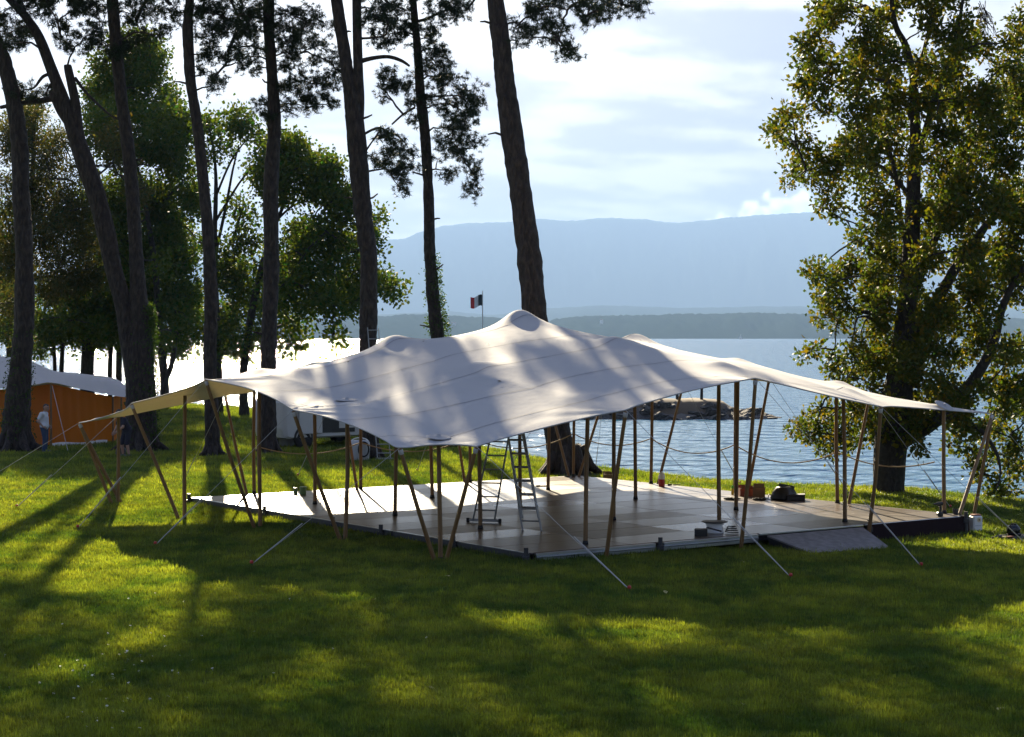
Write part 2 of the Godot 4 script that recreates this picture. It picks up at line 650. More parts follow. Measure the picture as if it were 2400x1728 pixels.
func build_far_land() -> void:
	ridge("mountain", [[-1500, 720], [-600, 700], [0, 660], [300, 640], [600, 600], [800, 572], [935, 561], [1000, 541], [1040, 529], [1100, 523], [1180, 521], [1260, 513], [1330, 518], [1420, 511], [1500, 513], [1580, 522], [1650, 517], [1720, 509], [1800, 503], [1900, 498], [2020, 494], [2150, 491], [2400, 488], [3000, 500], [3900, 560]], 11000.0, 16000.0, M.hill, 28.0, 10.0, 20, 900)
	ridge("foothill", [[-1500, 730], [400, 734], [900, 737], [1050, 730], [1150, 738], [1280, 722], [1420, 716], [1600, 722], [1800, 718], [2100, 724], [3900, 730]], 6500.0, 9000.0, M.hill, 18.0, 4.0)
	ridge("far_shore", [[-1500, 760], [300, 758], [700, 752], [880, 742], [980, 736], [1100, 742], [1280, 752], [1330, 744], [1400, 740], [1520, 738], [1640, 735], [1760, 733], [1900, 736], [2100, 741], [2400, 746], [3900, 752]], 4050.0, 4700.0, M.shore_hill, 9.0, 5.0, 10, 900)
	for s in [[1063, 764, 4400.0, 11.0], [953, 768, 4400.0, 8.0], [1012, 772, 4300.0, 7.0], [1410, 757, 4420.0, 6.0]]:
		var c := at_pixel(s[0], s[1], s[2])
		var h := thing("far_house", "small pale house on the wooded shore across the lake", "house", c, 0.2, "pale houses on the far shore")
		part(h, "wall", one_box(at(Vector3(0, 2.0, 0)), Vector3(s[3], 10.0, 7.0)), M.white_paint)
		var b := Build.new()
		var w: float = s[3] * 0.55
		b.face([Vector3(-w, 7, 4), Vector3(w, 7, 4), Vector3(w, 9.5, 0), Vector3(-w, 9.5, 0)])
		b.face([Vector3(w, 7, -4), Vector3(-w, 7, -4), Vector3(-w, 9.5, 0), Vector3(w, 9.5, 0)])
		part(h, "roof", b.mesh(), M.cardboard)
	for s in [[1736.0, 3300.0, 9.5], [2028.0, 3600.0, 10.5], [2045.0, 3650.0, 9.0]]:
		var base := at_pixel(s[0], 788.0, s[1])
		base.y = LAKE
		var boat := thing("sailboat", "lone white sailboat far out on the open lake" if s[0] < 1800.0 else "white sailboat far out behind the oak's leaves", "boat", base, 0.4, "sailboats far out on the lake")
		var hgt: float = s[2]
		var b := Build.new()
		b.lathe(Transform3D(Basis().scaled(Vector3(3.6, 1, 1.2)), Vector3.ZERO), [Vector2(0.2, -0.3), Vector2(0.8, 0.2), Vector2(1.0, 0.9), Vector2(0.0, 0.95)], 14)
		part(boat, "hull", b.mesh(), M.white_paint)
		part(boat, "mast", one_tube([Vector3(0.3, 0.8, 0), Vector3(0.3, hgt, 0)], [0.08, 0.05], 6), M.aluminium)
		b = Build.new()
		b.face([Vector3(0.2, 1.6, 0.05), Vector3(-3.3, 1.7, 0.3), Vector3(0.2, hgt - 0.3, 0.05)])
		part(boat, "mainsail", b.mesh(), M.white_cloth)
		b = Build.new()
		b.face([Vector3(3.4, 1.1, 0.0), Vector3(0.5, 1.4, 0.35), Vector3(0.4, hgt * 0.85, 0.0)])
		part(boat, "jib", b.mesh(), M.white_cloth)

# ------------------------------------------------------------------ deck
var deck_f := Vector3(0.34, DECK, -33.3)
var deck_l := Vector3(-7.92, DECK, -44.8)
var deck_r := Vector3(10.13, DECK, -40.3)
var deck_b := Vector3(1.87, DECK, -51.8)

func deck_at(u: float, v: float) -> Vector3:             # u along front to left corner, v along front to right corner
	return deck_f + (deck_l - deck_f) * u + (deck_r - deck_f) * v

func beam_between(b: Build, a: Vector3, c: Vector3, width: float, height: float, bevel: float) -> void:
	var d := c - a
	var yaw := atan2(-d.z, d.x)
	b.box(Transform3D(Basis(Vector3.UP, yaw), (a + c) * 0.5), Vector3(d.length(), height, width), bevel)

func build_deck() -> void:
	var base := Vector3(1.1, -0.1, -42.5)
	var t := thing("stage_deck", "large low deck of dark film-faced boards under the stretch tent", "deck", base)
	var eu := (deck_l - deck_f)
	var ev := (deck_r - deck_f)
	var lu := eu.length()
	var lv := ev.length()
	var yaw := atan2(-ev.z, ev.x)
	var rows := 12
	var cols := 5
	var r := RandomNumberGenerator.new()
	r.seed = 99
	var du := lu / rows
	var dv := lv / cols
	var meshes := []
	for k in 3:
		meshes.append(one_box(Transform3D(), Vector3(dv - 0.010, 0.027, du - 0.010 - 0.002 * k), 0.003))
	for i in rows:
		for j in cols:
			var c := deck_at((i + 0.5) / rows, (j + 0.5) / cols)
			var pick := r.randi_range(0, 9)
			var mi: int = [0, 0, 1, 1, 1, 0, 2, 2, 3, 1][pick]
			var o := part(t, "floor_board", meshes[r.randi_range(0, 2)], M.boards[mi], c - base - Vector3(0, 0.0145 - r.randf() * 0.002, 0))
			o.rotation = Vector3(r.randfn() * 0.0012, yaw, r.randfn() * 0.0010)
	# frame under the boards and the edge rails
	var nl := Vector3(-eu.z, 0, eu.x).normalized()          # outward over the front-left edge
	if nl.dot(deck_f - deck_r) < 0.0:
		nl = -nl
	var nr := Vector3(-ev.z, 0, ev.x).normalized()
	if nr.dot(deck_f - deck_l) < 0.0:
		nr = -nr
	for k in 6:
		var a := deck_at(k / 6.0, 0) + nl * 0.035
		var c := deck_at((k + 1) / 6.0, 0) + nl * 0.035
		var g := (c - a).normalized() * 0.012
		var b := Build.new()
		beam_between(b, a + g - Vector3(0, 0.083, 0), c - g - Vector3(0, 0.083, 0), 0.06, 0.15, 0.008)
		part(t, "edge_rail", b.mesh(), M.dark_steel, -base)
		b = Build.new()
		beam_between(b, a + g * 2.0 + Vector3(0, -0.003, 0), c - g * 2.0 + Vector3(0, -0.003, 0), 0.05, 0.014, 0.004)
		part(t, "edge_strip", b.mesh(), M.aluminium, -base)
	# fluted aluminium rails on the front right side, up to the ramp
	var spans := [[0.006, 0.245], [0.262, 0.47]]
	for s in spans:
		var a: Vector3 = deck_at(0, s[0]) + nr * 0.05
		var c: Vector3 = deck_at(0, s[1]) + nr * 0.05
		var rail := Build.new()
		beam_between(rail, a - Vector3(0, 0.035, 0), c - Vector3(0, 0.035, 0), 0.08, 0.055, 0.012)
		beam_between(rail, a - Vector3(0, 0.082, 0) + nr * 0.015, c - Vector3(0, 0.082, 0) + nr * 0.015, 0.06, 0.035, 0.012)
		beam_between(rail, a - Vector3(0, 0.135, 0) - nr * 0.005, c - Vector3(0, 0.135, 0) - nr * 0.005, 0.07, 0.065, 0.008)
		part(t, "fluted_rail", rail.mesh(), M.aluminium, -base)
	for v0 in [0.475, 0.73]:
		var a := deck_at(0, v0) + nr * 0.03
		var c := deck_at(0, v0 + 0.25) + nr * 0.03
		var b := Build.new()
		beam_between(b, a - Vector3(0, 0.02, 0), c - Vector3(0, 0.02, 0), 0.05, 0.035, 0.006)
		part(t, "edge_strip", b.mesh(), M.aluminium, -base)
	for s in [[deck_l, deck_b], [deck_b, deck_r]]:
		for k in 5:
			var b := Build.new()
			var a: Vector3 = s[0] + (s[1] - s[0]) * (k / 5.0)
			var c: Vector3 = s[0] + (s[1] - s[0]) * ((k + 0.99) / 5.0)
			var o := (a - base)
			o.y = 0
			o = o.normalized() * 0.04
			beam_between(b, a + o - Vector3(0, 0.075, 0), c + o - Vector3(0, 0.075, 0), 0.06, 0.15, 0.008)
			part(t, "edge_rail", b.mesh(), M.dark_steel, -base)
	# support beams below
	for k in 7:
		var b := Build.new()
		var a := deck_at(k / 6.0 * 0.98 + 0.01, 0.01)
		var c := deck_at(k / 6.0 * 0.98 + 0.01, 0.99)
		beam_between(b, a - Vector3(0, 0.10, 0), c - Vector3(0, 0.10, 0), 0.08, 0.13, 0.0)
		part(t, "joist", b.mesh(), M.dark_steel, -base)
	# jack sockets along the edges
	for s in [[0.0, 0.0], [1.0, 0.0], [0.17, 0.0], [0.36, 0.0], [0.5, 0.0], [0.72, 0.0], [0.0, 0.253], [0.0, 0.735], [0.0, 0.99]]:
		var c := deck_at(s[0], s[1])
		c += (nl if s[1] == 0.0 else nr) * 0.1
		var gy := ground_y(c.x, -c.z)
		var b := Build.new()
		b.tube([Vector3(c.x, gy, c.z), Vector3(c.x, DECK + 0.10, c.z)], [0.045, 0.045], 10)
		b.box(at(Vector3(c.x, gy + 0.01, c.z)), Vector3(0.16, 0.02, 0.16), 0.004)
		b.box(at(Vector3(c.x, DECK - 0.10, c.z)), Vector3(0.13, 0.10, 0.13), 0.01)
		part(t, "jack", b.mesh(), M.dark_steel, -base)
	# dark skirt on the outer end of the front right side
	var sk := Build.new()
	for k in 8:
		var a := deck_at(0, 0.735 + 0.265 * k / 8.0) + nr * 0.07
		var c := deck_at(0, 0.735 + 0.265 * (k + 1) / 8.0) + nr * 0.07
		var al := Vector3(a.x, ground_y(a.x, -a.z) - 0.03, a.z) + nr * (0.05 + 0.02 * sin(k * 2.1))
		var cl := Vector3(c.x, ground_y(c.x, -c.z) - 0.03, c.z) + nr * (0.05 + 0.02 * sin((k + 1) * 2.1))
		sk.face([al, cl, c - Vector3(0, 0.012, 0), a - Vector3(0, 0.012, 0)])
	var e0 := deck_at(0, 1.0) + nr * 0.07
	var e1 := deck_at(0.03, 1.035)
	sk.face([Vector3(e0.x, ground_y(e0.x, -e0.z) - 0.03, e0.z) + nr * 0.05, Vector3(e1.x + 0.12, ground_y(e1.x, -e1.z) - 0.03, e1.z), e1 - Vector3(0.12, 0.03, 0), e0 - Vector3(0, 0.012, 0)])
	part(t, "skirt", sk.mesh(), M.skirt, -base)
	# ramp
	var r0 := deck_at(0, 0.485) + nr * 0.14
	var r1 := deck_at(0, 0.715) + nr * 0.14
	var f0 := on_ground(1902, 1300)
	var f1 := on_ground(2087, 1288)
	var rb := Build.new()
	r0.y = DECK - 0.04
	r1.y = DECK - 0.04
	f0.y += 0.035
	f1.y += 0.035
	var dn := Vector3(0, -0.03, 0)
	rb.face([f0, f1, r1, r0])
	rb.face([r0 + dn, r1 + dn, f1 + dn, f0 + dn])
	rb.face([f0 + dn, f1 + dn, f1, f0])
	rb.face([r0 + dn, f0 + dn, f0, r0])
	rb.face([f1 + dn, r1 + dn, r1, f1])
	rb.face([r1 + dn, r0 + dn, r0, r1])
	var rbase := (f0 + f1) * 0.5
	var rt := thing("ramp", "grey board ramp leaning from the lawn up to the deck edge", "ramp", rbase)
	part(rt, "ramp_board", rb.mesh(), M.ramp, -rbase)
	var side := Build.new()
	var gy0 := Vector3(r0.x, ground_y(r0.x, -r0.z), r0.z)
	side.face([gy0 + nr * 0.1, f0 + dn * 2.0, f0 + dn, r0 + dn + Vector3(0, 0, 0.002)])
	part(rt, "side_cheek", side.mesh(), M.dark_steel, -rbase)

# ------------------------------------------------------------------ stretch tent
# tips are (x, depth, height); the first and last of each edge are shared corners
var edge_fl := [Vector3(-2.02, 32.6, 2.14), Vector3(-4.32, 35.7, 2.69), Vector3(-6.47, 38.2, 3.24), Vector3(-8.59, 40.8, 2.63), Vector3(-10.6, 44.3, 2.03)]
var edge_fr := [Vector3(-2.02, 32.6, 2.14), Vector3(-0.64, 32.5, 2.17), Vector3(2.09, 33.2, 2.79), Vector3(4.74, 35.2, 3.33), Vector3(7.59, 37.2, 2.70), Vector3(11.1, 41.8, 2.35)]
var edge_lb := [Vector3(-10.6, 44.3, 2.03), Vector3(-7.42, 46.8, 2.62), Vector3(-4.58, 48.2, 2.95), Vector3(-1.77, 50.5, 2.85), Vector3(1.06, 52.5, 2.32)]
var edge_rb := [Vector3(11.1, 41.8, 2.35), Vector3(8.7, 44.0, 2.72), Vector3(6.57, 46.2, 3.08), Vector3(4.72, 49.8, 2.86), Vector3(2.64, 52.3, 2.35), Vector3(1.06, 52.5, 2.32)]
# vertical poles: foot x, depth, height of the cloth over it, 1 = stands on the lawn
var masts := [[0.19, 42.2, 4.81, 0], [-0.655, 37.5, 3.66, 0], [1.41, 34.7, 3.09, 0], [4.36, 38.0, 3.66, 0], [7.17, 38.9, 3.09, 0], [2.21, 39.3, 4.19, 0], [5.16, 41.6, 3.69, 0], [3.03, 44.3, 4.25, 0], [-2.61, 40.3, 4.22, 0], [-4.69, 43.0, 3.58, 0], [-1.97, 44.65, 3.95, 0], [0.94, 47.0, 3.45, 0],
	[-5.45, 39.1, 3.49, 1], [-3.38, 36.6, 2.88, 1], [-1.32, 33.4, 2.30, 1], [-7.45, 41.1, 2.86, 1], [-9.72, 44.55, 2.22, 1], [-3.95, 47.2, 3.12, 0], [-6.55, 45.9, 2.85, 0], [-1.15, 49.5, 3.0, 0], [1.75, 51.5, 2.52, 0], [3.77, 49.0, 2.98, 0], [5.70, 46.2, 3.42, 0], [7.80, 43.3, 3.12, 0], [9.75, 40.75, 2.66, 0]]
# leaning poles: tip, foot x, foot depth
var props := [[0, 0, -1.42, 33.25, 1], [0, 1, -3.45, 36.5, 1], [0, 2, -5.55, 39.0, 1], [0, 3, -7.55, 41.0, 1], [0, 4, -9.85, 44.5, 1], [1, 1, -1.22, 33.25, 1], [1, 2, 1.77, 34.0, 1], [1, 3, 4.56, 36.0, 1], [1, 4, 7.50, 38.1, 1], [1, 5, 10.05, 40.55, 0], [1, 5, 10.75, 42.2, 1],
	[2, 1, -6.72, 45.75, 0], [2, 2, -4.05, 47.2, 0], [2, 3, -1.3, 49.55, 0], [2, 4, 1.62, 51.5, 0], [3, 1, 8.05, 43.15, 0], [3, 2, 6.0, 46.0, 0], [3, 3, 3.95, 48.9, 0], [3, 4, 1.9, 51.4, 0], [2, 0, -9.65, 44.65, 1]]
const TN := 161
var tent := PackedVector3Array()

func edge_point(e: Array, s: float, sag: float) -> Vector3:
	var total := 0.0
	for k in e.size() - 1:
		total += e[k].distance_to(e[k + 1])
	var run := s * total
	for k in e.size() - 1:
		var l: float = e[k].distance_to(e[k + 1])
		if run <= l or k == e.size() - 2:
			var t := clampf(run / l, 0.0, 1.0)
			var p: Vector3 = e[k].lerp(e[k + 1], t)
			var inward := Vector2(0.2 - p.x, 42.3 - p.y).normalized()
			var bow := sag * l * 4.0 * t * (1.0 - t)
			return Vector3(p.x + inward.x * bow, p.y + inward.y * bow, p.z + bow * 0.10)
		run -= l
	return e[-1]

func solve_tent() -> void:
	var n := 41
	var prev := PackedFloat32Array()
	var prev_n := 0
	while true:
		var px := PackedFloat32Array()
		var pz := PackedFloat32Array()
		var h := PackedFloat32Array()
		var fixed := PackedByteArray()
		px.resize(n * n); pz.resize(n * n); h.resize(n * n); fixed.resize(n * n)
		var f0 := []
		var f1 := []
		var g0 := []
		var g1 := []
		for k in n:
			var s := k / float(n - 1)
			f0.append(edge_point(edge_fl, s, 0.085))      # v = 0, u = s
			f1.append(edge_point(edge_rb, s, 0.085))      # v = 1
			g0.append(edge_point(edge_fr, s, 0.085))      # u = 0, v = s
			g1.append(edge_point(edge_lb, s, 0.085))      # u = 1
		for i in n:
			var u := i / float(n - 1)
			for j in n:
				var v := j / float(n - 1)
				var ruled_a: Vector3 = f0[i].lerp(f1[i], v)
				var ruled_b: Vector3 = g0[j].lerp(g1[j], u)
				var bil: Vector3 = f0[0].lerp(f0[n - 1], u).lerp(f1[0].lerp(f1[n - 1], u), v)
				var p := ruled_a + ruled_b - bil
				var a := i * n + j
				px[a] = p.x
				pz[a] = p.y
				h[a] = p.z + (0.6 if prev_n == 0 else 0.0)
				if i == 0 or j == 0 or i == n - 1 or j == n - 1:
					fixed[a] = 1
					h[a] = p.z
				elif prev_n > 0:
					var fu := u * (prev_n - 1)
					var fv := v * (prev_n - 1)
					var iu := mini(int(fu), prev_n - 2)
					var iv := mini(int(fv), prev_n - 2)
					var b := iu * prev_n + iv
					h[a] = lerpf(lerpf(prev[b], prev[b + 1], fv - iv), lerpf(prev[b + prev_n], prev[b + prev_n + 1], fv - iv), fu - iu)
		for m in masts:
			var best := -1
			var bd := 1e9
			for a in n * n:
				var d: float = (px[a] - m[0]) * (px[a] - m[0]) + (pz[a] - m[1]) * (pz[a] - m[1])
				if fixed[a] == 0 or fixed[a] == 2:
					if d < bd:
						bd = d
						best = a
					if d < 0.075:
						fixed[a] = 2
						h[a] = m[2] - d * 1.7
			if best >= 0:
				fixed[best] = 2
				h[best] = m[2] - bd * 1.2
		var weight := 0.002 * pow(15.0 / (n - 1), 2.0)          # the cloth's own weight
		var loops := 700 if n == 41 else (260 if n == 81 else 110)
		for it in loops:
			for i in range(1, n - 1):
				var row := i * n
				for j in range(1, n - 1):
					var a := row + j
					if fixed[a] == 0:
						h[a] += 1.5 * (0.25 * (h[a - 1] + h[a + 1] + h[a - n] + h[a + n]) - weight - h[a])
		if n == TN:                                          # the cloth bends rather than creases over the caps
			for it in 7:
				var o := h.duplicate()
				for i in range(1, n - 1):
					for j in range(1, n - 1):
						var a := i * n + j
						h[a] = 0.5 * o[a] + 0.125 * (o[a - 1] + o[a + 1] + o[a - n] + o[a + n])
			stiffen(px, pz, h, n)
		prev = h
		prev_n = n
		if n == TN:
			tent.resize(n * n)
			for a in n * n:
				tent[a] = Vector3(px[a], h[a], -pz[a])
			break
		n = (n - 1) * 2 + 1

# the stretched cloth bridges from pole to pole: blend in the thin-plate surface through poles and edges
func stiffen(px: PackedFloat32Array, pz: PackedFloat32Array, h: PackedFloat32Array, n: int) -> void:
	var cx := PackedFloat64Array()
	var cz := PackedFloat64Array()
	var ch := PackedFloat64Array()
	for m in masts:
		cx.append(m[0]); cz.append(m[1]); ch.append(m[2])
	for k in range(0, n - 1, 6):
		for a in [k, (n - 1) * n + k, k * n, k * n + n - 1]:
			var twice := false
			for q in cx.size():
				if absf(cx[q] - px[a]) < 0.01 and absf(cz[q] - pz[a]) < 0.01:
					twice = true
			if not twice:
				cx.append(px[a]); cz.append(pz[a]); ch.append(h[a])
	var c := cx.size()
	var s := c + 3
	var rows := []
	for i in s:
		var row := PackedFloat64Array()
		row.resize(s + 1)
		if i < c:
			for j in c:
				var d := (cx[i] - cx[j]) * (cx[i] - cx[j]) + (cz[i] - cz[j]) * (cz[i] - cz[j])
				row[j] = d * log(d) if d > 1e-9 else 0.02
			row[c] = 1.0
			row[c + 1] = cx[i]
			row[c + 2] = cz[i]
			row[s] = ch[i]
		else:
			for j in c:
				row[j] = 1.0 if i == c else (cx[j] if i == c + 1 else cz[j])
		rows.append(row)
	for k in s:
		var best := k
		for i in range(k + 1, s):
			if absf(rows[i][k]) > absf(rows[best][k]):
				best = i
		var sw: PackedFloat64Array = rows[k]
		rows[k] = rows[best]
		rows[best] = sw
		var pr: PackedFloat64Array = rows[k]
		for i in range(k + 1, s):
			var ri: PackedFloat64Array = rows[i]
			var f := ri[k] / pr[k]
			if f != 0.0:
				for j in range(k, s + 1):
					ri[j] -= f * pr[j]
				rows[i] = ri
	var w := PackedFloat64Array()
	w.resize(s)
	for k in range(s - 1, -1, -1):
		var ri: PackedFloat64Array = rows[k]
		var v := ri[s]
		for j in range(k + 1, s):
			v -= ri[j] * w[j]
		w[k] = v / ri[k]
	for i in range(1, n - 1):
		for j in range(1, n - 1):
			var a := i * n + j
			var v := w[c] + w[c + 1] * px[a] + w[c + 2] * pz[a]
			for q in c:
				var d := (px[a] - cx[q]) * (px[a] - cx[q]) + (pz[a] - cz[q]) * (pz[a] - cz[q])
				if d > 1e-9:
					v += w[q] * d * log(d)
			h[a] = lerpf(h[a], v, 0.22)

func tent_normal(i: int, j: int) -> Vector3:
	var du := tent[mini(i + 1, TN - 1) * TN + j] - tent[maxi(i - 1, 0) * TN + j]
	var dv := tent[i * TN + mini(j + 1, TN - 1)] - tent[i * TN + maxi(j - 1, 0)]
	var q := du.cross(dv).normalized()
	return q if q.y > 0.0 else -q

func tent_height(x: float, depth: float) -> float:
	var best := 1e9
	var y := 0.0
	for a in range(0, TN * TN):
		var d := (tent[a].x - x) * (tent[a].x - x) + (tent[a].z + depth) * (tent[a].z + depth)
		if d < best:
			best = d
			y = tent[a].y
	return y

func build_tent() -> void:
	solve_tent()
	# creases that run from the tips into the cloth
	var tips := []
	for e in [edge_fl, edge_fr, edge_lb, edge_rb]:
		for p in e:
			tips.append(Vector2(p.x, p.y))
	for i in TN:
		for j in TN:
			var q := tent[i * TN + j]
			var w := 0.0
			for tp in tips:
				var d := Vector2(q.x - tp.x, -q.z - tp.y)
				var r := d.length()
				if r < 2.4 and r > 0.02:
					var an := atan2(d.y, d.x)
					w += 0.036 * sin(an * 15.0 + tp.x * 3.0) * minf(r / 0.35, 1.0) * exp(-r / 0.8) * (0.6 + 0.4 * sin(an * 7.0 + tp.y))
			q.y += w
			tent[i * TN + j] = q
	var base := Vector3(0.19, 0, -42.2)
	var t := thing("stretch_tent", "large off-white stretch tent with peaks over the deck, on wooden poles", "tent", base)
	var flip := (tent[TN + 0] - tent[0]).cross(tent[1] - tent[0]).y < 0.0
	var canopy := part(t, "canopy", sheet(tent, TN, TN, flip), M.canvas, -base)
	# welded seams
	for u in [0.06, 0.167, 0.274, 0.381, 0.488, 0.595, 0.702, 0.809, 0.916]:
		var i := int(round(u * (TN - 1)))
		var p := PackedVector3Array()
		for j in TN:
			var nn := tent_normal(i, j)
			var a := tent[i * TN + j] + nn * 0.006
			var across := (tent[(i + 1) * TN + j] - tent[i * TN + j]).normalized() * 0.012
			p.append(a - across); p.append(a + across)
		part(canopy, "seam", sheet(p, TN, 2, true), M.seam)
	# hem
	var ring := []
	for k in TN:
		ring.append(tent[k * TN])
	for k in range(1, TN):
		ring.append(tent[(TN - 1) * TN + k])
	for k in range(1, TN):
		ring.append(tent[(TN - 1 - k) * TN + TN - 1])
	for k in range(1, TN):
		ring.append(tent[TN - 1 - k])
	var rr := []
	for k in ring.size():
		rr.append(0.014)
	part(canopy, "hem", one_tube(ring, rr, 5), M.canvas)
	# round reinforcement patches over the poles
	for m in masts:
		var bi := 0
		var bd := 1e9
		for a in TN * TN:
			var d: float = (tent[a].x - m[0]) * (tent[a].x - m[0]) + (tent[a].z + m[1]) * (tent[a].z + m[1])
			if d < bd:
				bd = d
				bi = a
		var c := tent[bi]
		var nn := tent_normal(bi / TN, bi % TN)
		var bb := Basis(Quaternion(Vector3.UP, nn))
		if m[2] < 2.95:
			part(canopy, "patch", one_lathe(Transform3D(bb, c + nn * 0.012), [Vector2(0.23, 0), Vector2(0.20, 0.014), Vector2(0.17, 0.004), Vector2(0.05, 0.012), Vector2(0.03, 0.05), Vector2(0.0, 0.055)], 18), M.patch)
		var foot := Vector3(m[0], DECK, -m[1])
		if m[3] == 1:
			foot.y = ground_y(m[0], m[1]) - 0.02
		var lean := Vector3(rng.randfn() * 0.015, 0, rng.randfn() * 0.015)
		var pole := part(t, "pole", one_tube([foot + Vector3(0, 0.05, 0), foot.lerp(c, 0.5) + lean, c - Vector3(0, 0.03, 0)], [0.046, 0.044, 0.041], 10), M.pole, -base)
		part(pole, "foot_cap", one_lathe(at(foot), [Vector2(0.0, 0.0), Vector2(0.06, 0.0), Vector2(0.056, 0.03), Vector2(0.05, 0.07), Vector2(0.046, 0.075)], 10), M.rubber)
	var edges := [edge_fl, edge_fr, edge_lb, edge_rb]
	for pr in props:
		var tip: Vector3 = edges[pr[0]][pr[1]]
		var top := Vector3(tip.x, tip.z - 0.02, -tip.y)
		var foot := Vector3(pr[2], DECK, -pr[3])
		if pr[4] == 1:
			foot.y = ground_y(pr[2], pr[3]) - 0.02
		var pole := part(t, "leaning_pole", one_tube([foot, foot.lerp(top, 0.5) + Vector3(rng.randfn() * 0.012, 0, rng.randfn() * 0.012), top], [0.042, 0.040, 0.036], 10), M.pole, -base)
		part(pole, "tip_strap", one_lathe(Transform3D(Basis(Quaternion(Vector3.UP, (top - foot).normalized())), top - (top - foot).normalized() * 0.06), [Vector2(0.041, -0.05), Vector2(0.045, -0.03), Vector2(0.045, 0.04), Vector2(0.0, 0.06)], 10), M.rope)
	# guy ropes: tip, then where the peg is seen or stands
	var guys := [[0, 0, on_ground(592, 1329)], [0, 1, on_ground(366, 1283)], [0, 2, on_ground(184, 1243)], [0, 3, on_ground(40, 1194)], [0, 4, on_ground(-90, 1162)], [1, 1, on_ground(1473, 1389)], [1, 2, on_ground(1851, 1359)], [1, 3, on_ground(2157, 1333)], [1, 4, on_ground(2402, 1279)], [1, 5, on_ground(2540, 1225)],
		[2, 1, Vector3(-9.3, 0, -51.3)], [2, 2, Vector3(-6.3, 0, -53.2)], [2, 3, Vector3(-2.9, 0, -55.4)], [2, 4, Vector3(0.0, 0, -57.5)], [3, 4, Vector3(2.6, 0, -56.2)], [3, 3, Vector3(6.6, 0, -52.4)], [3, 2, Vector3(9.2, 0, -49.2)], [3, 1, Vector3(11.2, 0, -46.2)]]
	for gy in guys:
		var tip: Vector3 = edges[gy[0]][gy[1]]
		var top := Vector3(tip.x, tip.z, -tip.y)
		var peg: Vector3 = gy[2]
		peg.y = ground_y(peg.x, -peg.z)
		var d := (top - peg).normalized()
		var end := peg + Vector3(0, 0.06, 0)
		var rope := part(t, "guy_rope", one_tube([end, end.lerp(top, 0.35) - Vector3(0, 0.02, 0), end.lerp(top, 0.7) - Vector3(0, 0.015, 0), top], [0.005, 0.005, 0.005, 0.005], 5), M.rope, -base)
		var r0 := end + d * 0.05
		var r1 := end + d * minf(1.5, end.distance_to(top) * 0.34)
		part(rope, "ratchet_strap", one_tube([r0, r1], [0.011, 0.010], 5), M.rope)
		var out := Vector3(peg.x - top.x, 0, peg.z - top.z).normalized()
		var pg := part(t, "peg", one_tube([peg - Vector3(0, 0.25, 0) - out * 0.06, peg + Vector3(0, 0.10, 0) + out * 0.025], [0.014, 0.014], 6), M.dark_steel, -base)
		part(pg, "safety_cap", one_lathe(Transform3D(Basis(), peg + Vector3(0, 0.06, 0) + out * 0.02), [Vector2(0.0, 0.06), Vector2(0.020, 0.056), Vector2(0.032, 0.04), Vector2(0.034, 0.012), Vector2(0.022, 0.0)], 10), M.red)
	# bits of leaf blown onto the cloth
	var bit := Build.new()
	bit.face([Vector3(-0.05, 0.01, 0), Vector3(0.0, 0.016, 0.022), Vector3(0.055, 0.012, 0.004), Vector3(0.0, 0.016, -0.02)])
	var bm := bit.mesh()
	for k in 18:
		var i := rng.randi_range(12, TN - 30)
		var j := rng.randi_range(12, TN - 30)
		var o := part(self, numbered("blown_leaf"), bm, M.dark_leaf, tent[i * TN + j])
		o.basis = Basis(Quaternion(Vector3.UP, tent_normal(i, j))) * Basis(Vector3.UP, rng.randf() * TAU)
		tag(o, "small dark leaf lying on the off-white tent cloth", "leaf", "leaves blown onto the tent cloth")
	# barrier rope slung between the rear poles
	var posts := [[-6.55, 45.9], [-3.95, 47.2], [-1.15, 49.5], [1.75, 51.5], [3.77, 49.0], [5.70, 46.2], [7.80, 43.3], [9.75, 40.75]]
	var line := []
	var rad := []
	for k in posts.size() - 1:
		var a := Vector3(posts[k][0], DECK + 1.22, -posts[k][1]) + Vector3(0, 0, -0.05)
		var b := Vector3(posts[k + 1][0], DECK + 1.22, -posts[k + 1][1]) + Vector3(0, 0, -0.05)
		for s in 12:
			var f := s / 12.0
			line.append(a.lerp(b, f) - Vector3(0, 0.34 * 4.0 * f * (1.0 - f) * (0.75 + 0.3 * ((k * 7) % 3) / 2.0), 0))
			rad.append(0.016)
	var bl := part(self, "barrier_rope", one_tube(line, rad, 6), M.hemp)
	tag(bl, "tan rope slung in sagging loops between the rear tent poles", "rope")

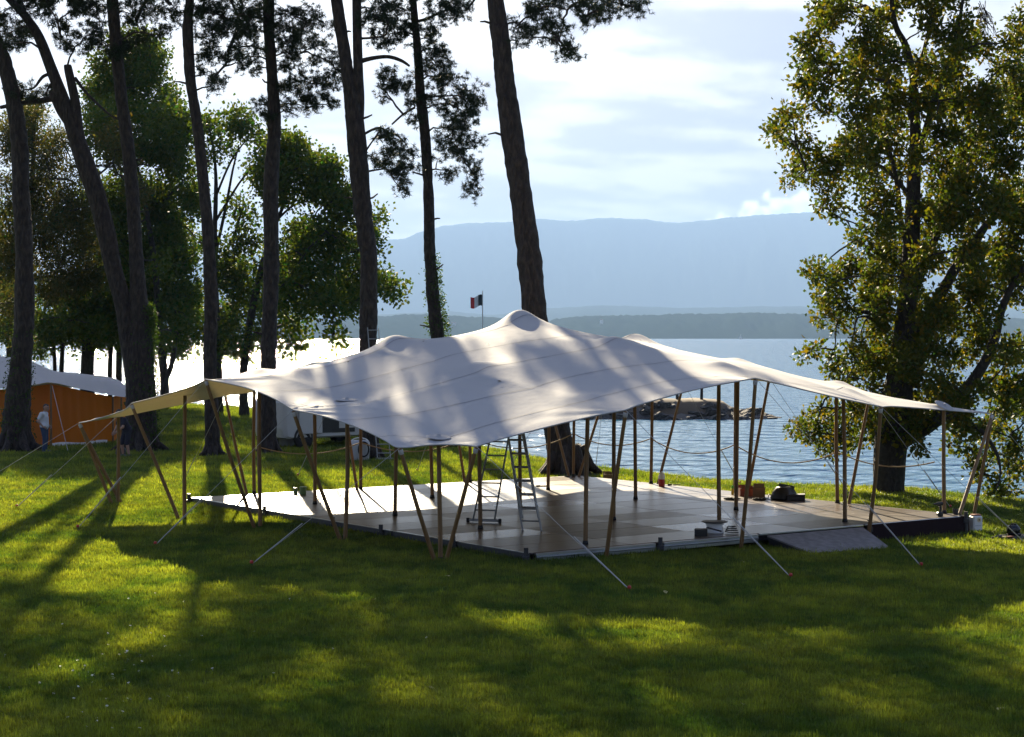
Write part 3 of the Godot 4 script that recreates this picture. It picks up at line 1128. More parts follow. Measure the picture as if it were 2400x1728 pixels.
# ------------------------------------------------------------------ trees
func leaf_clump(sd: int, count: int, spread: float, leaf_len: float, leaf_wid: float, tone: Vector3, vary: float) -> ArrayMesh:
	var r := RandomNumberGenerator.new()
	r.seed = sd
	var v := PackedVector3Array()
	var n := PackedVector3Array()
	var c := PackedColorArray()
	var ix := PackedInt32Array()
	for k in count:
		var o := Vector3(r.randfn(), r.randfn() * 0.7, r.randfn()) * spread * 0.5
		var dir := (o.normalized() + Vector3(r.randfn(), r.randfn() - 0.3, r.randfn()) * 0.6).normalized()
		var side := dir.cross(Vector3(r.randfn(), r.randfn(), r.randfn())).normalized()
		var nn := side.cross(dir).normalized()
		var l := leaf_len * r.randf_range(0.7, 1.2)
		var w := leaf_wid * r.randf_range(0.7, 1.2)
		var yellow := r.randfn() * vary                   # leaves differ from green to yellowish, wherever in the crown they hang
		var col := Color(maxf(tone.x * (1.0 + yellow), 0.004), tone.y * (1.0 + 0.3 * yellow), tone.z)
		var s := v.size()
		v.append(o)
		v.append(o + dir * l * 0.5 + side * w * 0.5 + nn * l * 0.08)
		v.append(o + dir * l + nn * -l * 0.06)
		v.append(o + dir * l * 0.5 - side * w * 0.5 + nn * l * 0.08)
		for q in 4:
			n.append(nn)
			c.append(col)
		ix.append_array([s, s + 2, s + 1, s, s + 3, s + 2])
	var arr := []
	arr.resize(Mesh.ARRAY_MAX)
	arr[Mesh.ARRAY_VERTEX] = v
	arr[Mesh.ARRAY_NORMAL] = n
	arr[Mesh.ARRAY_COLOR] = c
	arr[Mesh.ARRAY_INDEX] = ix
	var m := ArrayMesh.new()
	m.add_surface_from_arrays(Mesh.PRIMITIVE_TRIANGLES, arr)
	return m

func needle_tuft(sd: int, count: int, length: float, wid: float, tone: Vector3) -> ArrayMesh:
	var r := RandomNumberGenerator.new()
	r.seed = sd
	var v := PackedVector3Array()
	var n := PackedVector3Array()
	var c := PackedColorArray()
	var ix := PackedInt32Array()
	for k in count:
		var o := Vector3(0, r.randf_range(-0.5, 0.5) * length, 0)
		var dir := Vector3(r.randfn(), r.randfn() * 0.5 + 0.45, r.randfn()).normalized()
		var side := dir.cross(Vector3(r.randfn(), r.randfn(), r.randfn())).normalized()
		var l := length * r.randf_range(0.7, 1.2)
		var e := r.randf_range(0.65, 1.35)
		var col := Color(tone.x * e, tone.y * e, tone.z * e)
		var s := v.size()
		v.append(o - side * wid)
		v.append(o + side * wid)
		v.append(o + dir * l)
		for q in 3:
			n.append(side.cross(dir).normalized())
			c.append(col)
		ix.append_array([s, s + 2, s + 1])
	var arr := []
	arr.resize(Mesh.ARRAY_MAX)
	arr[Mesh.ARRAY_VERTEX] = v
	arr[Mesh.ARRAY_NORMAL] = n
	arr[Mesh.ARRAY_COLOR] = c
	arr[Mesh.ARRAY_INDEX] = ix
	var m := ArrayMesh.new()
	m.add_surface_from_arrays(Mesh.PRIMITIVE_TRIANGLES, arr)
	return m

func any_turn(r: RandomNumberGenerator, s: float) -> Basis:
	return Basis.from_euler(Vector3(r.randf() * TAU, r.randf() * TAU, r.randf() * TAU)).scaled(Vector3(s, s, s))

func smooth_path(p: Array, step := 6) -> Array:
	var c := Curve3D.new()
	for k in p.size():
		var a: Vector3 = p[maxi(k - 1, 0)]
		var b: Vector3 = p[mini(k + 1, p.size() - 1)]
		var h := (b - a) / 6.0
		c.add_point(p[k], -h, h)
	var out := []
	for k in p.size() - 1:
		for s in step:
			out.append(c.sample(k, s / float(step)))
	out.append(p[-1])
	return out

# limbs grow from the nearest wood to each clump centre; the new wood can carry the next one
func grow_to(b: Build, wood: Array, c: Vector3, r: RandomNumberGenerator, thick: float, droop: float, rise := 0.6) -> void:
	var best := 0
	var bd := 1e9
	for k in wood.size():
		var w: Vector3 = wood[k]
		var d: Vector3 = c - w
		var cost := d.length() + (maxf(0.0, w.y - c.y) * rise)
		if cost < bd:
			bd = cost
			best = k
	var a: Vector3 = wood[best]
	var d := c - a
	var l := d.length()
	if l < 0.12:
		return
	var p := []
	var rr := []
	var wob := Vector3(r.randfn(), r.randfn() * 0.5, r.randfn()) * l * 0.07
	var cnt := 5
	for k in cnt + 1:
		var f := k / float(cnt)
		var q := a.lerp(c, f) + wob * sin(PI * f) + Vector3(0, droop * l * sin(PI * f), 0) + Vector3(r.randfn(), r.randfn(), r.randfn()) * l * 0.018 * (1.0 if k > 0 else 0.0)
		p.append(q)
		rr.append(lerpf(minf(thick * (0.5 + 0.35 * l), thick * 2.2), thick * 0.35, f))
		if k > 0:
			wood.append(q)
	b.tube(p, rr, 5, false)

func pine_clump(st: SurfaceTool, b: Build, tufts: Array, wood: Array, c: Vector3, rad: float, r: RandomNumberGenerator, dens: float) -> void:
	grow_to(b, wood, c + Vector3(0, -rad * 0.1, 0), r, 0.045, 0.10)
	var subs := maxi(3, int(rad * 9.0 * dens))
	for s in subs:
		var o := Vector3(r.randfn(), r.randfn() * 0.75, r.randfn()) * rad * 0.55
		var e := c + o
		if r.randf() < 0.5:
			b.tube([c + o * 0.15, c + o * 0.6 + Vector3(0, 0.05, 0), e], [0.016, 0.012, 0.008], 3, false)
		for k in r.randi_range(5, 9):
			var q := e + Vector3(r.randfn(), r.randfn(), r.randfn()) * 0.11
			st.append_from(tufts[r.randi() % tufts.size()], 0, Transform3D(any_turn(r, r.randf_range(0.7, 1.15)), q))

var tufts := []
var coarse := []

# trunk given as pixels with width in pixels; z depth; top height; clumps in pixels
func pine(label: String, z: float, line: Array, top: Vector3, clumps: Array, crown: Array, sd: int, extra := []) -> Node3D:
	var r := RandomNumberGenerator.new()
	r.seed = sd
	var pts := []
	var wid := []
	for q in line:
		pts.append(at_pixel(q[0], q[1], z))
		wid.append(q[2] * z / FOCAL * 0.5)
	var base: Vector3 = pts[0]
	base.y = ground_y(base.x, z)
	pts[0] = base - Vector3(0, 0.15, 0)
	pts.append(top)
	wid.append(0.06)
	var path := smooth_path(pts, 9)
	var rad := []
	for k in path.size():
		var f := k / 9.0
		var i := mini(int(f), wid.size() - 2)
		rad.append(lerpf(wid[i], wid[i + 1], f - i) * (1.0 + 0.03 * r.randfn()))
	var flare: float = rad[0]
	rad[0] = flare * 1.35
	rad[1] *= 1.16
	rad[2] *= 1.06
	var t := thing("pine_tree", label, "tree", base)
	var tb := Build.new()
	tb.tube(path, rad, 26, true, soft_noise, 0.13)
	for k in 9:                                       # broken stubs of old boughs
		var i := r.randi_range(8, path.size() - 14)
		if path[i].y > 3.0:
			var an := r.randf() * TAU
			var o := Vector3(cos(an), 0.25, sin(an))
			var l := r.randf_range(0.12, 0.5)
			tb.tube([path[i] + o * rad[i] * 0.7, path[i] + o * (rad[i] + l * 0.5), path[i] + o * (rad[i] + l) + Vector3(0, r.randfn() * 0.06, 0)], [0.045, 0.034, 0.022], 6)
	for k in 7:                                       # root flare
		var an := TAU * k / 7.0 + r.randfn() * 0.2
		var o := Vector3(cos(an), 0, sin(an))
		var l := minf(flare, 0.48) * r.randf_range(1.5, 2.2) + maxf(flare - 0.48, 0.0)
		tb.tube([base + o * flare * 0.55 + Vector3(0, flare * 1.3, 0), base + o * flare * 1.0 + Vector3(0, flare * 0.38, 0), base + o * l - Vector3(0, 0.03, 0)], [minf(flare, 0.5) * 0.36, minf(flare, 0.5) * 0.32, minf(flare, 0.5) * 0.12], 7)
	var wood := []
	for q in path:
		if q.y > 8.0:
			wood.append(q)
	var bb: Build
	for e in extra:                                   # further stems: list of [px, py, width]
		var ep := []
		var er := []
		for q in e:
			ep.append(at_pixel(q[0], q[1], z + (q[3] if q.size() > 3 else 0.0)))
			er.append(q[2] * z / FOCAL * 0.5)
		var es := smooth_path(ep, 5)
		var rs := []
		for k in es.size():
			var f := k / 5.0
			var i := mini(int(f), er.size() - 2)
			rs.append(lerpf(er[i], er[i + 1], f - i))
		tb.tube(es, rs, 12, true, soft_noise, 0.08)
		for q in es:
			wood.append(q)
	bb = tb                                           # boughs and trunk are one piece of wood
	var st := SurfaceTool.new()
	st.begin(Mesh.PRIMITIVE_TRIANGLES)
	for c in clumps:
		var cz := z + r.randf_range(-1.6, 1.6) * clampf(absf(c[0] - line[-1][0]) / 120.0, 0.35, 1.0)
		pine_clump(st, bb, tufts, wood, at_pixel(c[0], c[1], cz), c[2] * z / FOCAL, r, 2.3)
	# the crown goes on above the picture: [low, high, radius, count]
	if crown.size() > 0:
		for k in int(crown[3] * 2.5):
			var f := r.randf()
			var y := lerpf(crown[0] + 2.2, crown[1], pow(f, 1.2))
			var ctr := Vector3(top.x, y, top.z)
			for w in wood.size():
				if absf(wood[w].y - y) < 1.0:
					ctr.x = wood[w].x
					ctr.z = wood[w].z
					break
			var an := r.randf() * TAU
			var rr: float = crown[2] * 1.15 * (1.0 - 0.5 * f) * sqrt(r.randf())
			pine_clump(st, bb, coarse, wood, Vector3(ctr.x + cos(an) * rr, y, ctr.z + sin(an) * rr), r.randf_range(0.5, 0.95), r, 1.0)
	wpart(t, "trunk", tb.mesh(), M.pine_bark)
	if clumps.size() > 0 or crown.size() > 0:
		wpart(t, "crown", st.commit(), M.needle)
	return t

func ivy(t: Node3D, line: Array, z: float, r0: float, count: int, sd: int, side := 0.0) -> void:
	# leaves that cling to the trunk along pixels
	var r := RandomNumberGenerator.new()
	r.seed = sd
	var st := SurfaceTool.new()
	st.begin(Mesh.PRIMITIVE_TRIANGLES)
	for k in count:
		var f := pow(r.randf(), 1.2) * (line.size() - 1)
		var i := mini(int(f), line.size() - 2)
		var a := at_pixel(line[i][0], line[i][1], z)
		var b := at_pixel(line[i + 1][0], line[i + 1][1], z)
		var c := a.lerp(b, f - i)
		var w := lerpf(line[i][2], line[i + 1][2], f - i) * z / FOCAL * 0.5
		var an := r.randf() * TAU if r.randf() > side else r.randf_range(-0.9, 0.9)
		var o := Vector3(cos(an), 0, sin(an)) * (w + r.randf_range(-0.02, r0))
		st.append_from(M.ivy_clumps[r.randi() % 3], 0, Transform3D(any_turn(r, r.randf_range(0.7, 1.2)), c + o))
	wpart(t, "ivy", st.commit(), M.leaf)

func build_pines() -> void:
	for k in 4:
		tufts.append(needle_tuft(100 + k, 26, 0.165, 0.010, Vector3(0.022, 0.034, 0.014)))
	for k in 3:
		coarse.append(needle_tuft(140 + k, 16, 0.26, 0.022, Vector3(0.022, 0.034, 0.014)))
	M.ivy_clumps = []
	for k in 3:
		M.ivy_clumps.append(leaf_clump(60 + k, 8, 0.14, 0.075, 0.065, Vector3(0.045, 0.085, 0.014), 0.25))
	var t := pine("thick pine trunk beside the orange tent, ivy at its foot", 65.2, [[37, 1058, 78], [40, 980, 66], [44, 900, 56], [56, 750, 48], [56, 600, 40], [50, 470, 40], [46, 350, 40], [32, 240, 40], [10, 150, 36], [-20, 60, 30]], at_pixel(-60, -160, 65.2), [[-60, 40, 60], [-30, 90, 40]], [14.0, 21.0, 4.0, 26], 201)
	ivy(t, [[37, 1040, 76], [44, 900, 58], [58, 780, 50]], 65.2, 0.04, 170, 301)
	t = pine("twin-stemmed pine with ivy-clad foot, its straight stem towering", 65.2, [[328, 1058, 80], [330, 1000, 74], [330, 900, 66], [328, 800, 56], [322, 650, 34], [316, 551, 30], [309, 441, 30], [298, 331, 30], [283, 221, 28], [272, 110, 27], [263, 0, 26], [258, -120, 22]], at_pixel(250, -420, 65.2),
		[[215, 20, 35], [190, 95, 40], [160, 103, 22], [235, 70, 45], [245, 105, 40], [310, 30, 55], [350, 20, 45], [390, 80, 25], [330, 72, 40], [300, 95, 26], [270, 120, 20], [145, 92, 14], [30, 30, 45], [18, 75, 36], [42, 108, 18], [10, 105, 16], [60, 12, 30], [110, 4, 22], [52, 214, 22], [78, 226, 24], [110, 222, 24], [24, 205, 12], [180, 25, 16]], [15.0, 24.0, 4.2, 34], 202,
		[[[322, 900, 52], [304, 800, 46], [290, 720, 42], [268, 640, 40], [250, 551, 44], [226, 459, 44], [200, 386, 44], [170, 300, 36], [150, 240, 30], [124, 172, 27], [92, 90, 24], [60, 40, 20], [30, 8, 16], [-10, -30, 10]],
		[[200, 386, 34], [184, 310, 24], [176, 240, 22], [160, 165, 20], [158, 152, 16]],
		[[175, 182, 8], [200, 215, 7], [235, 250, 6], [270, 280, 3]],
		[[172, 300, 28], [145, 262, 24], [128, 228, 22], [118, 222, 18]],
		[[128, 230, 16], [95, 236, 13], [50, 242, 11], [0, 252, 9]],
		[[122, 172, 8], [100, 180, 8], [80, 205, 5], [62, 210, 3]], [[122, 195, 7], [112, 208, 5], [108, 222, 3]]])
	ivy(t, [[328, 1040, 70], [332, 900, 62], [335, 780, 50], [334, 716, 34]], 65.2, 0.05, 620, 302, 0.6)
	pine("slender bare pine trunk between two stouter pines, needles high on it", 62.4, [[498, 1072, 40], [498, 1040, 36], [495, 950, 35], [492, 867, 30], [494, 720, 30], [490, 600, 29], [481, 478, 27], [467, 331, 25], [446, 184, 23], [439, 73, 23], [445, 0, 21], [446, -110, 18]], at_pixel(450, -380, 62.4),
		[[415, 30, 24], [500, 30, 45], [550, 50, 45], [590, 40, 38], [490, 90, 36], [480, 130, 30], [500, 178, 22], [507, 200, 20], [560, 100, 36], [590, 122, 26], [470, 165, 16], [530, 75, 36], [520, 130, 22], [470, 20, 30], [400, 8, 26], [575, 150, 14]], [14.5, 22.5, 3.8, 26], 203)
	pine("straight pine trunk with fissured bark beside the parked van", 64.5, [[629, 1062, 46], [628, 1020, 40], [629, 950, 38], [629, 831, 36], [633, 700, 36], [636, 600, 36], [634, 441, 35], [642, 331, 33], [643, 290, 32], [638, 184, 27], [630, 73, 26], [629, 0, 27], [630, -120, 22]], at_pixel(634, -430, 64.5),
		[[530, 40, 36], [570, 60, 36], [540, 120, 26], [560, 140, 18], [590, 30, 36], [602, 72, 32], [607, 245, 18], [620, 272, 18], [600, 165, 10], [680, 30, 42], [720, 50, 42], [660, 62, 34], [700, 120, 42], [740, 110, 40], [770, 140, 32], [672, 150, 34], [690, 200, 32], [730, 190, 40], [768, 200, 36], [790, 172, 26], [720, 250, 18], [676, 260, 15], [776, 240, 15], [690, 82, 36], [758, 50, 36], [665, 100, 30], [660, 205, 16], [668, 235, 14], [715, 225, 20], [745, 235, 18]], [15.0, 24.5, 4.4, 34], 204)
	pine("pine with two stems joining low down, aluminium ladder leaning on it", 61.3, [[868, 1078, 48], [866, 1020, 43], [864, 900, 41], [862, 805, 41], [864, 720, 41], [864, 610, 41], [858, 560, 42], [845, 441, 43], [833, 294, 44], [826, 240, 40], [816, 184, 30], [805, 110, 29], [788, 0, 29], [772, -120, 24]], at_pixel(745, -430, 61.3),
		[[880, 20, 32], [908, 42, 32], [862, 42, 18], [905, 320, 26], [930, 340, 32], [958, 345, 22], [900, 385, 18], [925, 400, 26], [945, 385, 22], [930, 430, 18], [966, 385, 13], [941, 446, 10], [878, 385, 10], [915, 355, 20]], [15.5, 23.5, 4.2, 30], 205,
		[[[838, 330, 26], [842, 240, 24], [840, 184, 23], [838, 110, 22], [836, 0, 21], [838, -140, 16], [840, -300, 8]],
		[[846, 143, 12], [875, 136, 10], [910, 133, 9], [940, 142, 8], [960, 155, 5]], [[856, 313, 6], [875, 303, 6], [893, 300, 5], [912, 312, 4]], [[855, 357, 5], [870, 335, 4], [893, 302, 4]], [[848, 90, 6], [880, 88, 5], [905, 82, 4]]])
	t = pine("slim pine with ivy up its lower trunk and low drooping boughs", 67.7, [[1046, 1048, 40], [1040, 960, 36], [1032, 850, 34], [1024, 772, 33], [1014, 690, 31], [1011, 647, 29], [1007, 588, 27], [1005, 478, 26], [1000, 367, 25], [994, 294, 25], [985, 220, 23], [978, 110, 20], [968, 0, 17], [962, -100, 12]], at_pixel(955, -260, 67.7),
		[[890, 80, 22], [910, 100, 26], [940, 90, 26], [930, 60, 26], [950, 20, 34], [908, 10, 26], [895, 200, 26], [905, 172, 22], [925, 200, 22], [890, 226, 10], [960, 200, 30], [970, 240, 30], [965, 282, 16], [1010, 90, 22], [1030, 115, 22], [1000, 70, 22], [1010, 132, 34], [1030, 160, 36], [1060, 180, 36], [1080, 220, 40], [1110, 240, 30], [1050, 240, 40], [1090, 260, 36], [1117, 236, 16], [1040, 200, 36], [1060, 300, 34], [1090, 300, 30], [1050, 350, 24], [1075, 350, 30], [1108, 345, 24], [1060, 400, 15], [1090, 380, 20], [1112, 405, 22], [1108, 438, 18], [1114, 456, 11], [1040, 330, 16], [1050, 20, 34], [1020, 10, 34], [1080, 10, 26], [1060, 36, 16], [1092, 22, 14], [1046, 415, 10], [1025, 375, 12], [1072, 275, 30], [985, 160, 24], [970, 60, 26]], [15.2, 20.0, 3.0, 16], 206,
		[[[978, 50, 8], [1000, 44, 7], [1030, 30, 6], [1060, 20, 4]], [[972, 252, 6], [945, 268, 5], [918, 292, 4]]])
	ivy(t, [[1046, 1030, 42], [1032, 850, 38], [1027, 772, 40], [1016, 690, 32], [1010, 600, 26]], 67.7, 0.06, 420, 303, 0.6)
	pine("massive leaning pine trunk rising behind the tent's main peak", 54.6, [[1332, 1112, 104], [1322, 1080, 74], [1312, 1030, 64], [1296, 940, 60], [1276, 830, 58], [1254, 730, 56], [1238, 582, 54], [1217, 423, 52], [1198, 300, 50], [1185, 200, 46], [1175, 106, 43], [1162, 0, 40], [1150, -120, 34]], at_pixel(1130, -520, 54.6),
		[[1226, 60, 28], [1250, 30, 42], [1290, 20, 42], [1330, 20, 36], [1380, 8, 36], [1420, 4, 36], [1468, 10, 30], [1502, 26, 16], [1310, 92, 22], [1330, 112, 20], [1340, 133, 13], [1275, 60, 26], [1240, 90, 16], [1300, 60, 18], [1400, 40, 14], [1370, 48, 10], [1216, 96, 10], [1440, 30, 18], [1318, 128, 12]], [14.8, 23.5, 4.4, 34], 207)

func build_rear_pines() -> void:
	# more of the grove, behind the front row: their crowns stand above the picture and shade the near lawn
	var k := 0
	for q in [[77.0, 19.6, [324, 313, 287, 263]], [82.0, 21.4, [494, 483, 456, 445]], [80.0, 20.8, [634, 635, 640, 629]], [84.0, 22.2, [864, 850, 838, 836]]]:
		var z: float = q[0]
		var x: Array = q[2]
		var fy := 788.0 + EYE * FOCAL / z
		var head := at_pixel(x[3], 0, z)
		var top := Vector3(head.x, q[1] + 6.0, head.z)
		pine(["rear pine hidden behind the twin-stemmed pine", "rear pine hidden behind the slender bare trunk", "rear pine hidden behind the straight fissured trunk", "rear pine hidden behind the pine with the leaning ladder", "rear pine hidden behind the slim ivy-clad pine"][k], z, [[x[0] + 2, fy, 19], [x[0] + 1, fy - 60, 17], [x[0], 700, 17], [x[1], 500, 16], [x[2], 250, 14], [x[3], 0, 12]], top, [], [q[1] - 2.2, q[1] + 5.6, 4.6, 8], 700 + k)
		k += 1

func leafy(st: SurfaceTool, clumps: Array, c: Vector3, rad: Vector3, count: int, r: RandomNumberGenerator, smin := 0.7, smax := 1.2) -> void:
	for k in count:
		var o := Vector3(r.randfn(), r.randfn(), r.randfn())
		o = o.normalized() * pow(r.randf(), 0.45)
		st.append_from(clumps[r.randi() % clumps.size()], 0, Transform3D(any_turn(r, r.randf_range(smin, smax)), c + Vector3(o.x * rad.x, o.y * rad.y, o.z * rad.z)))

func limb(tb: Build, wood: Array, line: Array, z: float, dz: float) -> void:
	var p := []
	var w := []
	for k in line.size():
		var zz := z + dz * k / float(line.size() - 1)
		p.append(at_pixel(line[k][0], line[k][1], zz))
		w.append(line[k][2] * z / FOCAL * 0.5)
	var s := smooth_path(p, 5)
	var rs := []
	for k in s.size():
		var f := k / 5.0
		var i := mini(int(f), w.size() - 2)
		rs.append(lerpf(w[i], w[i + 1], f - i))
		if s[k].y > 1.5:
			wood.append(s[k])
	tb.tube(s, rs, 12, true, soft_noise, 0.10)

func build_oak() -> void:
	var z := 51.2
	var r := RandomNumberGenerator.new()
	r.seed = 411
	var base := at_pixel(2086, 1158, z)
	base.y = ground_y(base.x, z)
	var t := thing("oak_tree", "big spreading oak on the bank with sunlit yellow-green leaves", "tree", base)
	var tb := Build.new()
	var wood := []
	limb(tb, wood, [[2082, 1172, 88], [2084, 1140, 72], [2086, 1080, 76], [2092, 1010, 84], [2102, 930, 74], [2112, 860, 58], [2118, 790, 50], [2124, 729, 46], [2130, 650, 42], [2136, 588, 40], [2141, 441, 34], [2146, 331, 28], [2143, 240, 22], [2141, 184, 19], [2124, 110, 17], [2100, 62, 14], [2090, 0, 11], [2085, -80, 6]], z, 0.0)
	limb(tb, wood, [[2144, 360, 18], [2163, 330, 18], [2185, 250, 15], [2205, 190, 13], [2229, 129, 11], [2251, 37, 8], [2262, -40, 5]], z, -1.5)
	limb(tb, wood, [[2141, 190, 12], [2152, 165, 11], [2163, 129, 10], [2185, 55, 9], [2225, 0, 7], [2240, -50, 4]], z, 1.2)
	limb(tb, wood, [[2100, 62, 8], [2070, 30, 7], [2045, 24, 6], [2010, 6, 4], [1980, 2, 3]], z, 1.0)
	limb(tb, wood, [[2100, 1040, 50], [2140, 1015, 44], [2190, 985, 38], [2240, 940, 32], [2290, 880, 26], [2330, 800, 22], [2350, 720, 18], [2390, 640, 13], [2440, 590, 8]], z, -2.0)
	limb(tb, wood, [[2118, 850, 34], [2160, 780, 30], [2200, 700, 27], [2251, 610, 24], [2290, 560, 20], [2325, 514, 18], [2400, 467, 14], [2460, 440, 8]], z, 2.0)
	limb(tb, wood, [[2124, 740, 24], [2160, 640, 20], [2200, 540, 17], [2230, 460, 14], [2262, 360, 11], [2330, 250, 8], [2380, 150, 4]], z, 1.0)
	limb(tb, wood, [[2120, 756, 18], [2085, 742, 15], [2045, 735, 11], [2000, 726, 8], [1985, 712, 5]], z, -1.0)
	limb(tb, wood, [[2075, 780, 10], [2055, 757, 9], [2030, 742, 6], [2010, 745, 3]], z, -1.5)
	limb(tb, wood, [[2134, 600, 16], [2112, 520, 13], [2104, 440, 11], [2090, 370, 9], [2075, 320, 6]], z, -2.2)
	limb(tb, wood, [[2140, 470, 12], [2080, 400, 10], [2020, 380, 8], [1950, 385, 5], [1890, 400, 3]], z, -1.0)
	limb(tb, wood, [[2144, 300, 11], [2100, 205, 9], [2040, 185, 7], [1960, 190, 5], [1900, 170, 3]], z, 0.8)
	limb(tb, wood, [[1960, 190, 5], [1920, 230, 4], [1880, 255, 4], [1850, 252, 3]], z + 0.7, 0.0)
	limb(tb, wood, [[2210, 970, 18], [2260, 990, 14], [2300, 1010, 11], [2335, 1060, 8], [2345, 1110, 5], [2335, 1150, 3]], z - 1.2, -1.5)
	wpart(t, "trunk", tb.mesh(), M.oak_bark)
	var clumps := []
	for k in 5:
		clumps.append(leaf_clump(70 + k, 15, 0.26, 0.14, 0.10, [Vector3(0.074, 0.094, 0.008), Vector3(0.105, 0.112, 0.008), Vector3(0.052, 0.076, 0.009), Vector3(0.080, 0.096, 0.008), Vector3(0.135, 0.115, 0.009)][k], 0.25))
	var st := SurfaceTool.new()
	st.begin(Mesh.PRIMITIVE_TRIANGLES)
	var bb := Build.new()
	var list := [[1930, 20, 40], [1965, 15, 38], [2000, 26, 22], [1940, 55, 32], [1912, 80, 22], [1890, 97, 20], [1885, 110, 12], [1955, 40, 30], [2080, 25, 30], [2060, 42, 20], [2112, 8, 26], [1935, 115, 20], [1910, 150, 32], [1885, 140, 22], [1950, 160, 32], [1890, 190, 28], [1876, 205, 13], [1930, 200, 32], [1895, 230, 22], [1935, 247, 22], [1945, 262, 12],
		[2035, 65, 32], [2050, 85, 22], [2010, 100, 22], [2000, 142, 32], [2040, 120, 40], [2070, 110, 32], [2090, 142, 36], [2020, 170, 36], [2060, 180, 36], [1985, 192, 26], [2000, 216, 26], [2092, 186, 26], [1850, 260, 22], [1830, 290, 26], [1825, 316, 20], [1842, 334, 18], [1880, 270, 16], [1886, 332, 22], [1868, 348, 10],
		[2000, 260, 34], [2040, 250, 36], [2080, 240, 36], [2112, 230, 36], [2020, 300, 36], [2060, 290, 42], [2100, 290, 36], [1996, 312, 16], [1880, 385, 26], [1920, 370, 36], [1960, 372, 36], [1985, 352, 32], [1900, 412, 20], [1850, 402, 11], [1847, 432, 9], [2010, 352, 42], [2050, 360, 42], [2090, 340, 42], [2100, 400, 36], [2040, 412, 32], [2000, 402, 26], [1940, 402, 32],
		[1935, 440, 22], [1965, 450, 20], [1930, 476, 18], [1955, 502, 17], [1980, 486, 9], [2050, 450, 32], [2080, 470, 32], [2060, 502, 26], [2030, 490, 16], [2100, 520, 36], [2080, 540, 32], [2030, 540, 22], [2000, 565, 20],
		[2180, 60, 24], [2200, 82, 26], [2230, 90, 26], [2260, 80, 26], [2240, 112, 30], [2250, 50, 26], [2270, 112, 18], [2280, 68, 16], [2190, 10, 26], [2230, 4, 22], [2160, 145, 20], [2170, 172, 34], [2200, 160, 34], [2230, 152, 34], [2190, 212, 40], [2230, 202, 36], [2252, 182, 20], [2170, 242, 36], [2210, 260, 42], [2250, 240, 36], [2280, 232, 34], [2310, 222, 30], [2340, 210, 34], [2370, 192, 34], [2390, 150, 26], [2380, 112, 20], [2366, 100, 15], [2396, 88, 18], [2290, 270, 42], [2330, 260, 42], [2370, 252, 42], [2398, 230, 32], [2200, 310, 36], [2240, 312, 42], [2290, 322, 42], [2340, 312, 42], [2388, 300, 42], [2220, 372, 42], [2270, 372, 42], [2320, 362, 36], [2372, 372, 42], [2200, 432, 42], [2250, 432, 42], [2300, 432, 42], [2352, 442, 42], [2392, 430, 36], [2180, 500, 36], [2230, 500, 40],
		[1920, 640, 30], [1900, 626, 11], [1950, 660, 30], [1925, 692, 20], [1980, 640, 34], [2010, 622, 34], [2050, 640, 34], [1960, 702, 20], [1940, 730, 26], [1966, 752, 24], [1990, 722, 24], [2030, 702, 30], [1920, 748, 9], [1957, 842, 24], [2000, 830, 26], [1950, 872, 20], [1976, 902, 20], [2020, 802, 26], [2040, 852, 30], [2004, 882, 22], [1900, 826, 7], [1912, 812, 6], [1880, 834, 5], [2060, 700, 34], [2070, 590, 34], [2040, 580, 26], [2080, 660, 34], [2060, 760, 20], [2065, 815, 26], [2050, 905, 26], [2010, 940, 24],
		[1880, 1012, 18], [1910, 1016, 30], [1940, 992, 30], [1960, 1042, 20], [1930, 956, 16], [1980, 1002, 26], [2000, 962, 26], [1950, 1062, 11], [2030, 1002, 24], [2012, 1032, 16], [1862, 1005, 8], [1895, 985, 16], [1925, 1040, 20], [1965, 970, 22], [1990, 1035, 18], [2020, 965, 24], [2260, 1000, 26], [2300, 1012, 30], [2340, 1002, 34], [2380, 1032, 30], [2270, 1052, 20], [2320, 1062, 26], [2360, 1082, 30], [2300, 1112, 24], [2340, 1142, 26], [2370, 1152, 20], [2320, 1166, 14], [2392, 1102, 26], [2250, 962, 32], [2200, 942, 30], [2230, 1042, 15], [2290, 1080, 18], [2388, 1060, 26], [2350, 1175, 10], [2150, 960, 20], [2160, 905, 30]]
	for k in 46:
		list.append([r.randf_range(2035, 2200), r.randf_range(540, 960), r.randf_range(20, 34)])
	for k in 16:
		list.append([r.randf_range(2040, 2160), r.randf_range(940, 1060), r.randf_range(12, 22)])
	for k in 95:                                          # the dense right side runs out of the picture
		list.append([r.randf_range(2150, 2520), r.randf_range(470, 980), r.randf_range(26, 42)])
	for k in 32:
		list.append([r.randf_range(2150, 2560), r.randf_range(-260, 470), r.randf_range(26, 42)])
	for k in 50:
		list.append([r.randf_range(1930, 2200), r.randf_range(-380, 0), r.randf_range(26, 46)])
	for c in list:
		var cz := z + r.randf_range(-3.2, 3.2) * clampf(c[2] / 36.0, 0.3, 1.0)
		var p := at_pixel(c[0], c[1], cz)
		var rad: float = c[2] * z / FOCAL
		grow_to(bb, wood, p, r, 0.035, 0.05, 0.2)
		leafy(st, clumps, p, Vector3(rad, rad, rad) * 0.86, int(4 + 112.0 * rad * rad), r)
	wpart(t, "branches", bb.mesh(), M.oak_bark)
	wpart(t, "crown", st.commit(), M.leaf)
	# bare twigs at the top right
	var tw := Build.new()
	for k in 26:
		var a := at_pixel(2298 + r.randf_range(-6, 12), r.randf_range(0, 40), z)
		var b := at_pixel(2318 + r.randf_range(-16, 22), r.randf_range(40, 95), z + r.randf_range(-0.5, 0.5))
		tw.tube([a, a.lerp(b, 0.5) + Vector3(r.randfn(), r.randfn(), 0) * 0.08, b], [0.014, 0.010, 0.006], 3, false)
